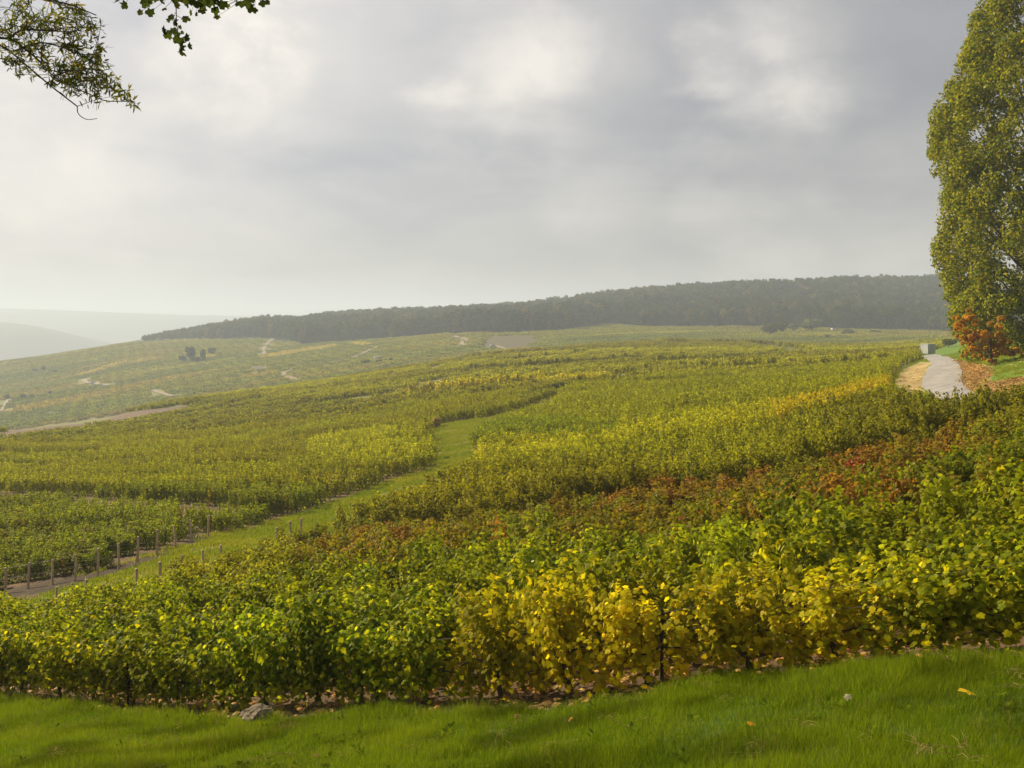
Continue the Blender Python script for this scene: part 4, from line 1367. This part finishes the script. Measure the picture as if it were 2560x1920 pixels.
# ------------------------------------------------------------------ far vehicles
def vehicle(u, v, L, H, label, van=True, rz=0.0):
    p = pix2world(u, v)
    e = empty('van' if van else 'car', p, rz)
    W = 1.9
    mb = MB()
    prof = [(-L / 2, 0.35), (L / 2, 0.35), (L / 2, H * 0.52), (L / 2 - 0.7, H * 0.6), (L / 2 - 1.3, H * 0.97), (L / 2 - 1.6, H), (-L / 2 + 0.1, H), (-L / 2, H * 0.9)] if van else \
           [(-L / 2, 0.3), (L / 2, 0.3), (L / 2, H * 0.5), (L / 2 - 1.1, H * 0.6), (L / 2 - 1.7, H), (-L / 2 + 0.9, H), (-L / 2 + 0.2, H * 0.62), (-L / 2, H * 0.55)]
    n_ = len(prof)
    V = [(a, -W / 2, b) for a, b in prof] + [(a, W / 2, b) for a, b in prof]
    mb.add(V, [list(range(n_)), [n_ + i for i in range(n_)][::-1]] + [[(i + 1) % n_, i, n_ + i, n_ + (i + 1) % n_] for i in range(n_)])
    bdy = mb.build('body', M_white, e)
    for sx in (-L * 0.31, L * 0.31):
        for sy in (-W / 2 + 0.08, W / 2 - 0.08):
            q = MB(); q.tube([(sx, sy - 0.1, 0.33), (sx, sy + 0.1, 0.33)], 0.33, 14); q.build('wheel', M_dark, e)
    for sy in (-1, 1):
        q = MB(); q.box((L / 2 - 1.9 if van else 0, sy * (W / 2 + 0.004), H * 0.76), (0.9 if van else 1.7, 0.012, H * 0.26), 0); q.build('side_window', M_glass, bdy)
    tag(e, label, 'van' if van else 'car')
    e.location.z -= 0.0


vehicle(2088, 828, 5.6, 2.3, 'small white van parked at the foot of the wood', True, 0.2)
vehicle(946, 899, 5.0, 2.0, 'white van beside bushes below the slanting track', True, 0.3)
vehicle(1233, 868, 4.4, 1.6, 'white car at the brown plot on the far slope', False, 0.1)
vehicle(234, 960, 4.4, 1.6, 'tiny white car on the hazy slope track', False, 0.0)


# ------------------------------------------------------------------ overhanging branches
def P3(u, v, d):
    return np.array([(u - U0) / F * d, d, -(v - V0) / F * d])


def bez(pts, n=14):
    return resample(np.asarray(pts, float), n)


# fine-leaved tree standing just outside the left edge
BD = 9.5
tb_xy = np.array([-11.6, 14.6]); tbz = gz(*tb_xy)
e1 = empty('willow_tree', (tb_xy[0], tb_xy[1], tbz))
base1 = np.array([tb_xy[0], tb_xy[1], tbz])
zs = lambda x, y: (x / 3.16, y / 3.16)
mb = MB()
tp = np.array([(0, 0, -0.5), (0.1, 0.05, 2.5), (0.35, -0.1, 5.2), (0.5, -0.1, 7.8), (0.4, 0.1, 10.5), (0.6, 0.1, 13)], float)
mb.tube(resample(tp, 14), np.linspace(0.34, 0.06, 14), 10)
mb.build('trunk', M_bark, e1, True)
lm = MB()
start = base1 + np.array([0.45, -0.1, 8.2])
mainA = [start, P3(-330, 60, 10.6), P3(-120, 80, BD + 0.3)] + [P3(*zs(a, b), BD) for a, b in [(0, 350), (90, 410), (200, 510), (380, 660), (500, 760), (610, 840)]]
mainB = [P3(-120, 80, BD + 0.3)] + [P3(*zs(a, b), BD - 0.15) for a, b in [(0, 300), (70, 305), (200, 390), (330, 500), (420, 600), (560, 680), (700, 740), (860, 800), (1040, 800)]]
mainC = [P3(-330, 60, 10.6), P3(-150, -40, BD), P3(*zs(0, -60), BD - 0.2), P3(*zs(250, -20), BD - 0.3), P3(*zs(500, 20), BD - 0.3), P3(*zs(760, 120), BD - 0.35)]
mainD = [P3(*zs(70, 305), BD - 0.15), P3(*zs(180, 235), BD - 0.2), P3(*zs(330, 240), BD - 0.25), P3(*zs(560, 250), BD - 0.3), P3(*zs(690, 180), BD - 0.3)]
mainE = [P3(*zs(110, 405), BD), P3(*zs(300, 340), BD - 0.2), P3(*zs(480, 370), BD - 0.3), P3(*zs(660, 430), BD - 0.3), P3(*zs(800, 430), BD - 0.3)]
mainF = [P3(*zs(420, 600), BD - 0.15), P3(*zs(560, 560), BD - 0.2), P3(*zs(700, 540), BD - 0.3), P3(*zs(800, 560), BD - 0.3)]
curl = [P3(*zs(a, b), BD) for a, b in [(610, 840), (612, 880), (640, 920), (700, 945), (768, 936)]]
limb_paths = []
for path, r0, r1 in [(mainA, 0.075, 0.008), (mainB, 0.022, 0.004), (mainC, 0.03, 0.005), (mainD, 0.012, 0.004), (mainE, 0.012, 0.004), (mainF, 0.007, 0.003), (curl, 0.005, 0.003)]:
    q = bez(path, 34)
    rr_ = np.geomspace(r0, r1, 34)
    if path is mainA: rr_ = np.interp(np.linspace(0, 1, 34), [0, 0.35, 0.6, 1], [0.075, 0.045, 0.020, 0.006])
    lm.tube(q - base1, rr_, 7)
    limb_paths.append(q)
lm.build('limb', M_bark, e1, True)
r = np.random.default_rng(21)
LP, LN, LU = [], [], []
tw = MB()
masses = [(330, 130, 95), (480, 50, 100), (560, 140, 90), (430, 230, 85), (690, 220, 80), (780, 130, 70), (600, 380, 80), (810, 450, 75), (740, 560, 75), (400, 420, 80), (460, 590, 75), (600, 640, 70), (760, 770, 75), (900, 670, 65),
          (960, 740, 60), (1060, 810, 55), (130, 90, 70), (30, 190, 80), (40, 480, 70), (150, 545, 50), (520, 700, 55), (280, 390, 70), (240, 30, 80), (640, 40, 70), (700, 320, 50), (850, 360, 35), (330, 500, 50), (950, 630, 40), (560, 480, 50),
          (-60, 250, 110), (-140, 80, 130), (-160, 420, 110), (100, -60, 110), (420, -70, 110), (270, 620, 25), (490, 780, 25), (640, 730, 30), (350, 650, 20)]
allp = np.concatenate(limb_paths[:6])
for (a, b, rad_) in masses:
    c = P3(*zs(a, b), BD - 0.2 + r.uniform(-0.35, 0.35))
    nt_ = 5 if rad_ > 45 else 2
    near_i = np.argsort(np.linalg.norm(allp - c, axis=1))[:40]
    for _ in range(nt_):
        st = allp[r.choice(near_i)]
        rm = rad_ / 3.16 / F * BD
        off = r.normal(0, 0.55, 3) * rm; end = c + off
        mid_ = (st + end) / 2 + r.normal(0, 0.03, 3)
        q = bez([st, mid_, end + np.array([0, 0, -0.02])], 9)
        tw.tube(q - base1, np.linspace(0.0035, 0.0015, 9), 4)
        nl = int(13 if rad_ > 45 else 7)
        for k in range(nl):
            s_ = r.uniform(0.3, 1.0)
            pt = q[int(s_ * 8)]
            dr = r.normal(0, 1, 3) + np.array([0.4, 0, -0.5]); dr /= np.linalg.norm(dr)
            LP.append(pt + dr * 0.045 - base1); LU.append(dr); LN.append(r.normal(0, 1, 3))
tw.build('twigs', M_bark, e1, True)
# the rest of its crown, above and to the left of the frame
cb = []
for _ in range(64):
    an = r.uniform(0, 6.283); rr_ = r.uniform(0.4, 2.9); hh = r.uniform(5.0, 12.0)
    x_, y_ = rr_ * math.cos(an), rr_ * math.sin(an)
    z_ = hh + tbz
    if (tb_xy[0] + x_ + 0.9) / (tb_xy[1] + y_) > -0.56 and (z_ - 1.0) / (tb_xy[1] + y_) < 0.36: continue
    cb.append((x_, y_, hh, 0.8, 0.8, 0.6))
CP, CN = crown_points(r, 13000, cb, 0.3)
LP = np.concatenate([np.array(LP), CP]); LN = np.concatenate([np.array(LN), CN]); LU = np.concatenate([np.array(LU), r.normal(size=(len(CP), 3)) + np.array([0, 0, -0.6])])
sz = np.concatenate([r.uniform(0.055, 0.095, len(LP) - len(CP)), r.uniform(0.12, 0.2, len(CP))])
lf = leaves_mesh('leaves', LP, LN, sz, r.random(len(LP)), LANCE, M_crown, fold=0.3, link=True, parent=e1, up=LU)
lf['tint_a'] = [0.085, 0.115, 0.016]; lf['tint_b'] = [0.22, 0.19, 0.025]
tag(e1, 'fine-leaved tree reaching a drooping branch in from the top corner', 'tree')

# broad-leaved tree behind the camera, its twig tips hang into the top of the frame
t2 = np.array([-3.4, -3.2]); t2z = gz(*t2)
e2 = empty('broadleaf_tree', (t2[0], t2[1], t2z))
base2 = np.array([t2[0], t2[1], t2z])
mb = MB(); mb.tube(resample(np.array([(0, 0, -0.4), (0.08, 0.0, 1.5), (0.0, 0.15, 3.2), (0.1, 0.3, 5.0), (0.0, 0.4, 7.0)]), 12), np.linspace(0.24, 0.08, 12), 10)
mb.build('trunk', M_bark, e2, True)
TD = 7.5
lm = MB()
l1 = bez([base2 + np.array([0.05, 0.25, 4.2]), np.array([-3.0, 0.5, 3.4]), np.array([-2.7, 4.0, 3.6]), P3(430, -150, TD), P3(560, -70, TD), P3(640, -30, TD)], 30)
lm.tube(l1 - base2, np.geomspace(0.07, 0.006, 30), 7)
l2 = bez([l1[20], P3(380, -60, TD - 0.1), P3(440, -30, TD - 0.1)], 8); lm.tube(l2 - base2, np.linspace(0.012, 0.005, 8), 6)
l3 = bez([l1[17], P3(320, -90, TD), P3(300, -30, TD)], 8); lm.tube(l3 - base2, np.linspace(0.010, 0.004, 8), 6)
lm.build('limb', M_bark, e2, True)
tw = MB()
hang = bez([P3(440, -30, TD - 0.1)] + [P3(*zs(a, b), TD - 0.1) for a, b in [(1390, 0), (1392, 80), (1395, 180), (1410, 270), (1430, 350), (1440, 410)]], 20)
tw.tube(hang - base2, np.linspace(0.005, 0.002, 20), 5)
leafs = [(935, 10, 60, 0), (985, 35, 60, 1), (1150, 20, 70, 2), (1105, 95, 40, 3), (1190, 95, 62, 1), (1265, 5, 60, 2), (1295, 70, 36, 4), (1390, 40, 50, 5), (1350, 130, 50, 3), (1375, 170, 62, 2), (1330, 158, 30, 0), (1465, 140, 62, 2),
         (1480, 25, 60, 1), (1510, 100, 40, 4), (1545, 110, 30, 0), (1560, 30, 60, 3), (1620, 40, 80, 2), (1600, 75, 60, 1), (1660, 10, 70, 0), (1710, 80, 66, 2), (1715, 130, 44, 5), (1760, 30, 70, 1), (1795, 45, 36, 4), (1895, 20, 60, 0),
         (1955, 20, 70, 2), (1975, 60, 66, 3), (2010, 80, 40, 5), (2075, 25, 50, 1), (2115, 15, 40, 2), (1290, 240, 60, 1), (1330, 270, 66, 2), (1370, 240, 50, 0), (1420, 215, 30, 4), (1395, 310, 54, 3), (1430, 325, 60, 2), (1470, 295, 54, 1),
         (1490, 365, 46, 0), (1430, 380, 60, 2), (1440, 415, 56, 5), (1405, 270, 36, 1), (1440, 255, 26, 3), (1520, 5, 60, 2), (1590, 5, 70, 0), (1700, -20, 80, 1), (1460, -20, 80, 3), (1180, -20, 80, 2), (1960, -20, 80, 0), (1640, -30, 90, 4),
         (1240, -20, 60, 5), (1380, -15, 60, 2), (2060, -10, 60, 1), (1850, -30, 60, 2)]
r = np.random.default_rng(31)
LEAFM = []
for k in range(6):
    sh = np.array(LOBED) * np.array([1.0, 1.0 + 0.12 * k / 5]) + r.normal(0, 0.035, (len(LOBED), 2))
    lo_ = leaves_mesh('leaf', np.zeros((1, 3)), np.array([[0, 0, 1.0]]), np.array([1.0]), np.array([0.2 + 0.12 * k]), sh.tolist(), M_crown, fold=0.55, up=np.array([[1.0, 0, 0]]))
    LEAFM.append(lo_.data)
for (a, b, s_, k) in leafs:
    c = P3(*zs(a, b), TD - 0.1 + r.uniform(-0.12, 0.12))
    lfo = inst('leaf', LEAFM[k], e2, tuple(c - base2), (math.pi / 2 + r.normal(0, 0.5), r.normal(0, 0.6), r.normal(0, 0.7)), (s_ / 3.16 / F * TD * 1.12,) * 3)
    lfo['tint_a'] = [0.030, 0.048, 0.010]; lfo['tint_b'] = [0.075, 0.085, 0.015]
    src = hang if b > 110 and 1200 < a < 1560 else l1
    i = np.argmin(np.linalg.norm(src - c, axis=1))
    q = bez([src[i], (src[i] + c) / 2 + np.array([0, 0, -0.01]), c], 5)
    tw.tube(q - base2, np.linspace(0.0025, 0.0012, 5), 4)
tw.build('twigs', M_bark, e2, True)
tag(e2, 'broad-leaved tree with dark lobed leaves hanging from the top edge', 'tree')


# ------------------------------------------------------------------ grass and fallen leaves
def tuft(seed, nb, h, spread, wid):
    r = np.random.default_rng(seed)
    mb = MB()
    for _ in range(nb):
        x, y = r.normal(0, spread, 2); L = h * r.uniform(0.5, 1.2); az = r.uniform(0, 6.283); bend = r.uniform(0.2, 0.9)
        dx, dy = math.cos(az), math.sin(az); wx, wy = -dy * wid, dx * wid
        V = []
        for s_ in (0, 0.4, 0.75):
            f = bend * s_ * s_ * L * 0.7; z_ = L * s_ * (1 - 0.25 * bend * s_); ww = 1 - 0.55 * s_
            V += [(x + dx * f - wx * ww, y + dy * f - wy * ww, z_ - 0.01), (x + dx * f + wx * ww, y + dy * f + wy * ww, z_ - 0.01)]
        f = bend * L * 0.7
        V.append((x + dx * f, y + dy * f, L * (1 - 0.25 * bend)))
        mb.add(V, [[0, 1, 3, 2], [2, 3, 5, 4], [4, 5, 6]], r.random())
    return mb.build('grass_tuft', M_grass, link=False)


TU = [tuft(700 + i, 34, 0.075, 0.055, 0.0016) for i in range(5)] + [tuft(720 + i, 26, 0.15, 0.06, 0.0019) for i in range(3)] + [tuft(740 + i, 26, 0.16, 0.12, 0.008) for i in range(3)]
for i in range(4):                            # broad-leaved weeds between the blades
    r = np.random.default_rng(760 + i)
    nl = int(r.integers(8, 14)); an = np.linspace(0, 6.283, nl, endpoint=False) + r.normal(0, 0.2, nl); rd_ = r.uniform(0.03, 0.06, nl)
    dv = np.column_stack([np.cos(an), np.sin(an), r.uniform(0.1, 0.7, nl)])
    TU.append(leaves_mesh('weed_rosette', np.column_stack([np.cos(an) * rd_, np.sin(an) * rd_, r.uniform(0.03, 0.075, nl)]), np.column_stack([-np.cos(an) * 0.4, -np.sin(an) * 0.4, np.ones(nl)]),
                          r.uniform(0.04, 0.075, nl), r.random(nl), [(0.55, 0.0), (0.3, 0.19), (-0.1, 0.22), (-0.5, 0.05), (-0.5, -0.05), (-0.1, -0.22), (0.3, -0.19)], M_grass, up=dv))
r = np.random.default_rng(790)
mb = MB()
for _ in range(9):                            # dead straw
    a_ = r.uniform(0, 6.283); x_, y_ = r.normal(0, 0.05, 2); L_ = r.uniform(0.08, 0.2)
    mb.tube([(x_, y_, 0.03), (x_ + math.cos(a_) * L_ * 0.5, y_ + math.sin(a_) * L_ * 0.5, 0.07), (x_ + math.cos(a_) * L_, y_ + math.sin(a_) * L_, 0.06)], 0.0016, 3, r.random())
TU.append(mb.build('straw', M_grass, link=False))
# bank in front
N = 210000
bx = rng.uniform(-17, 13, N); by = rng.uniform(1.5, 22, N)
nc = bx * NRM[0] + by * NRM[1]
bz = ground(bx, by); bu, bv = project(bx, by, bz)
dens = 1.0
k_ = (nc < EDGE + 0.05 + 0.35 * (vnoise(bx, by, 0.5) - 0.5) + 0.7 * (vnoise(bx + 20, by, 1.4) - 0.5)) & (bu > -600) & (bu < 4200) & (bv < 2500)
k_ &= rng.random(N) < np.clip(1.15 - 0.5 * (vnoise(bx, by, 0.6) > 0.75), 0, 1)
bx, by, bz, bu, bv, nc = (q[k_] for q in (bx, by, bz, bu, bv, nc))
n = len(bx)
tall = vnoise(bx + 7, by, 0.8)
patch = vnoise(bx, by, 1.3)
ti = rng.integers(0, 5, n)
long_ = (tall > 0.70) | (rng.random(n) < 0.03) | ((nc > EDGE - 0.35) & (rng.random(n) < 0.25))
ti[long_] = 5 + rng.integers(0, 3, long_.sum())
sc = 0.6 + 0.6 * patch + 0.3 * rng.random(n)
wd_ = rng.random(n) < 0.006 + 0.025 * (vnoise(bx, by + 15, 1.1) > 0.66)
ti[wd_] = 11 + rng.integers(0, 4, wd_.sum())
stw = rng.random(n) < 0.005
ti[stw] = 15
GA = np.array((0.075, 0.140, 0.004)); GB = np.array((0.170, 0.235, 0.007)); GD = np.array((0.20, 0.17, 0.05))
dkp = (0.55 + 0.45 * soft(vnoise(bx + 3, by + 9, 0.7), 0.2, 0.5))[:, None]
ga = dkp * lerp(GA, GB, np.clip(patch * 0.9 + 0.3 * (rng.random(n) - 0.5), 0, 1)); gb = dkp * lerp(GB, np.array((0.19, 0.235, 0.014)), rng.random(n))
dry = (rng.random(n) < 0.07 + 0.2 * (vnoise(bx, by + 40, 0.9) > 0.7))
gb[dry] = GD
ga[stw] = (0.36, 0.28, 0.13); gb[stw] = (0.42, 0.33, 0.16)
ga[wd_] = (0.075, 0.125, 0.006); gb[wd_] = (0.13, 0.18, 0.010)
# grass of the track, the verge and the bank by the lane
N2 = 90000
tx2 = rng.uniform(-26, 6, N2); ty2 = rng.uniform(26, 125, N2); tz2 = ground(tx2, ty2); tu2, tv2 = project(tx2, ty2, tz2)
kk = (in_poly(tu2, tv2, TRACK_GRASS) & (rng.random(N2) < 0.35 + 0.65 * (vnoise(tx2, ty2, 2.2) < 0.7))) & (~in_poly(tu2, tv2, SOIL_APRON) | (rng.random(N2) < 0.2))
kk |= in_poly(tu2, tv2, SOIL_APRON) & (rng.random(N2) < 0.35 * (vnoise(tx2, ty2, 1.2) > 0.5))
N3 = 26000
rx2 = rng.uniform(22, 75, N3); ry2 = rng.uniform(45, 165, N3); rz2 = ground(rx2, ry2); ru2, rv2 = project(rx2, ry2, rz2)
road_poly = ROAD_L + ROAD_R[::-1]
k3 = in_poly(ru2, rv2, ROADSIDE) & ~in_poly(ru2, rv2, LITTER) & ~in_poly(ru2, rv2, VERGE_PALE) & ~in_poly(ru2, rv2, road_poly) & (ru2 < 2640)
fx2 = np.concatenate([tx2[kk], rx2[k3]]); fy2 = np.concatenate([ty2[kk], ry2[k3]]); fz2 = np.concatenate([tz2[kk], rz2[k3]])
m_ = len(fx2)
pt_ = vnoise(fx2, fy2, 2.5)
ga2 = lerp(np.array((0.11, 0.19, 0.008)), np.array((0.20, 0.255, 0.014)), pt_); gb2 = lerp(np.array((0.18, 0.215, 0.014)), np.array((0.30, 0.25, 0.05)), rng.random(m_) * pt_)
pos = np.concatenate([np.column_stack([bx, by, bz]), np.column_stack([fx2, fy2, fz2])])
ntot = n + m_
o = scatter('grass', pos, np.column_stack([rng.normal(0, 0.12, ntot), rng.normal(0, 0.12, ntot), rng.uniform(0, 6.283, ntot)]),
            np.concatenate([np.column_stack([np.ones(n), np.ones(n), sc]), np.column_stack([np.full(m_, 1.2)] * 2 + [0.6 + 0.7 * pt_])]),
            np.concatenate([ti, 8 + rng.integers(0, 3, m_)]), {'tint_a': np.concatenate([ga, ga2]), 'tint_b': np.concatenate([gb, gb2])}, TU)
tag(o, 'short green grass on the bank, the track and the lane side', 'grass', kind='stuff')

# litter: dry leaves under the near vines and beside the lane
LM = []
for k in range(4):
    r = np.random.default_rng(800 + k)
    nl = 5
    LM.append(leaves_mesh('dry_leaves', np.column_stack([r.normal(0, 0.14, (nl, 2)), r.uniform(0.012, 0.03, nl)]), np.column_stack([r.normal(0, 0.3, (nl, 2)), np.ones(nl)]), r.uniform(0.06, 0.12, nl), r.random(nl), LOBED, M_litter, fold=0.5))
N = 16000
lx = rng.uniform(-16, 12, N); ly = rng.uniform(6, 40, N); nc = lx * NRM[0] + ly * NRM[1]
lz = ground(lx, ly) - 0.05; lu, lv = project(lx, ly, lz)
kk = (nc > EDGE - 0.05) & (nc < EDGE + 9) & (lu > -100) & (lu < 2660) & (rng.random(N) < 0.75)
rx3 = rng.uniform(24, 60, 30000); ry3 = rng.uniform(42, 120, 30000); rz3 = ground(rx3, ry3); ru3, rv3 = project(rx3, ry3, rz3)
k3 = (in_poly(ru3 + 24 * (vnoise(rx3, ry3, 1.5) - 0.5), rv3, LITTER) | (in_poly(ru3, rv3, ROADSIDE) & (rng.random(30000) < 0.06))) & (ru3 < 2640) & ~(in_poly(ru3, rv3, road_poly) & (rng.random(30000) < 0.97))
pos = np.concatenate([np.column_stack([lx, ly, lz])[kk], np.column_stack([rx3, ry3, rz3])[k3]])
n = len(pos); m1 = int(kk.sum())
big = np.concatenate([np.ones(m1), np.full(n - m1, 1.6)])
hue = rng.random(n)
la = lerp(np.array((0.20, 0.125, 0.055)), np.array((0.36, 0.23, 0.07)), hue); lb2 = lerp(np.array((0.30, 0.12, 0.04)), np.array((0.50, 0.33, 0.10)), rng.random(n))
o = scatter('fallen_leaves', pos, np.column_stack([np.zeros(n), np.zeros(n), rng.uniform(0, 6.28, n)]), np.column_stack([big] * 3), rng.integers(0, 4, n), {'tint_a': la, 'tint_b': lb2}, LM)
tag(o, 'dry brown and orange leaves lying under the vines and along the lane', 'fallen leaves', kind='stuff')

# single fallen leaves that can be picked out on the grass
FL = [(2418, 1752, 0.13, 'big yellow fallen leaf alone on the grass', (0.55, 0.36, 0.02)), (1878, 1832, 0.075, 'small orange-brown fallen leaf low on the grass', (0.40, 0.22, 0.03)), (1424, 1815, 0.07, 'ochre fallen leaf in the middle of the grass', (0.36, 0.2, 0.04)),
      (1290, 1805, 0.06, 'dull brown fallen leaf beside the ochre one on the grass', (0.22, 0.13, 0.05)), (790, 1905, 0.09, 'pale brown fallen leaf at the bottom edge below the stone', (0.30, 0.2, 0.07)), (475, 1858, 0.055, 'tiny tan fallen leaf left below the stone', (0.33, 0.2, 0.06)),
      (395, 1855, 0.06, 'tiny brown fallen leaf farther from the stone', (0.24, 0.14, 0.05)), (138, 1887, 0.06, 'orange-brown fallen leaf in the grass at the lower corner', (0.34, 0.18, 0.05)), (2118, 1765, 0.06, 'whitish dry leaf on the grass under the yellow vines', (0.42, 0.38, 0.26))]
r = np.random.default_rng(5)
for (u, v, s_, lb_, c) in FL:
    p = pix2world(u, v)
    o = inst('fallen_leaf', bpy.data.meshes[LEAFM[int(r.integers(0, 6))].name], None, (p[0], p[1], p[2] + 0.085), (0.5 + r.normal(0, 0.2), r.normal(0, 0.3), r.uniform(0, 6.28)), (s_,) * 3)
    o['tint_a'] = list(c); o['tint_b'] = list(np.array(c) * 1.15)
    tag(o, lb_, 'leaf', 'fallen leaves on the grass')

# ------------------------------------------------------------------ haze
hx0, hx1, hy0, hy1, hz0, hz1 = -4500, 4500, -140, 8800, -152, 112
hm, t = new_mat('haze')
pv = t.n('ShaderNodeVolumePrincipled')
pv.inputs['Color'].default_value = (0.60, 0.70, 0.86, 1)
pv.inputs['Density'].default_value = 0.00038
pv.inputs['Anisotropy'].default_value = 0.15
t.put(t.n('ShaderNodeOutputMaterial').inputs['Volume'], pv.outputs[0])
V = [(x, y, z) for z in (hz0, hz1) for (x, y) in ((hx0, hy0), (hx1, hy0), (hx1, hy1), (hx0, hy1))]
o = mesh_obj('haze', V, [[3, 2, 1, 0], [4, 5, 6, 7], [0, 1, 5, 4], [1, 2, 6, 5], [2, 3, 7, 6], [3, 0, 4, 7]], hm)
tag(o, 'thin pale haze filling the valley air', 'haze', kind='stuff')
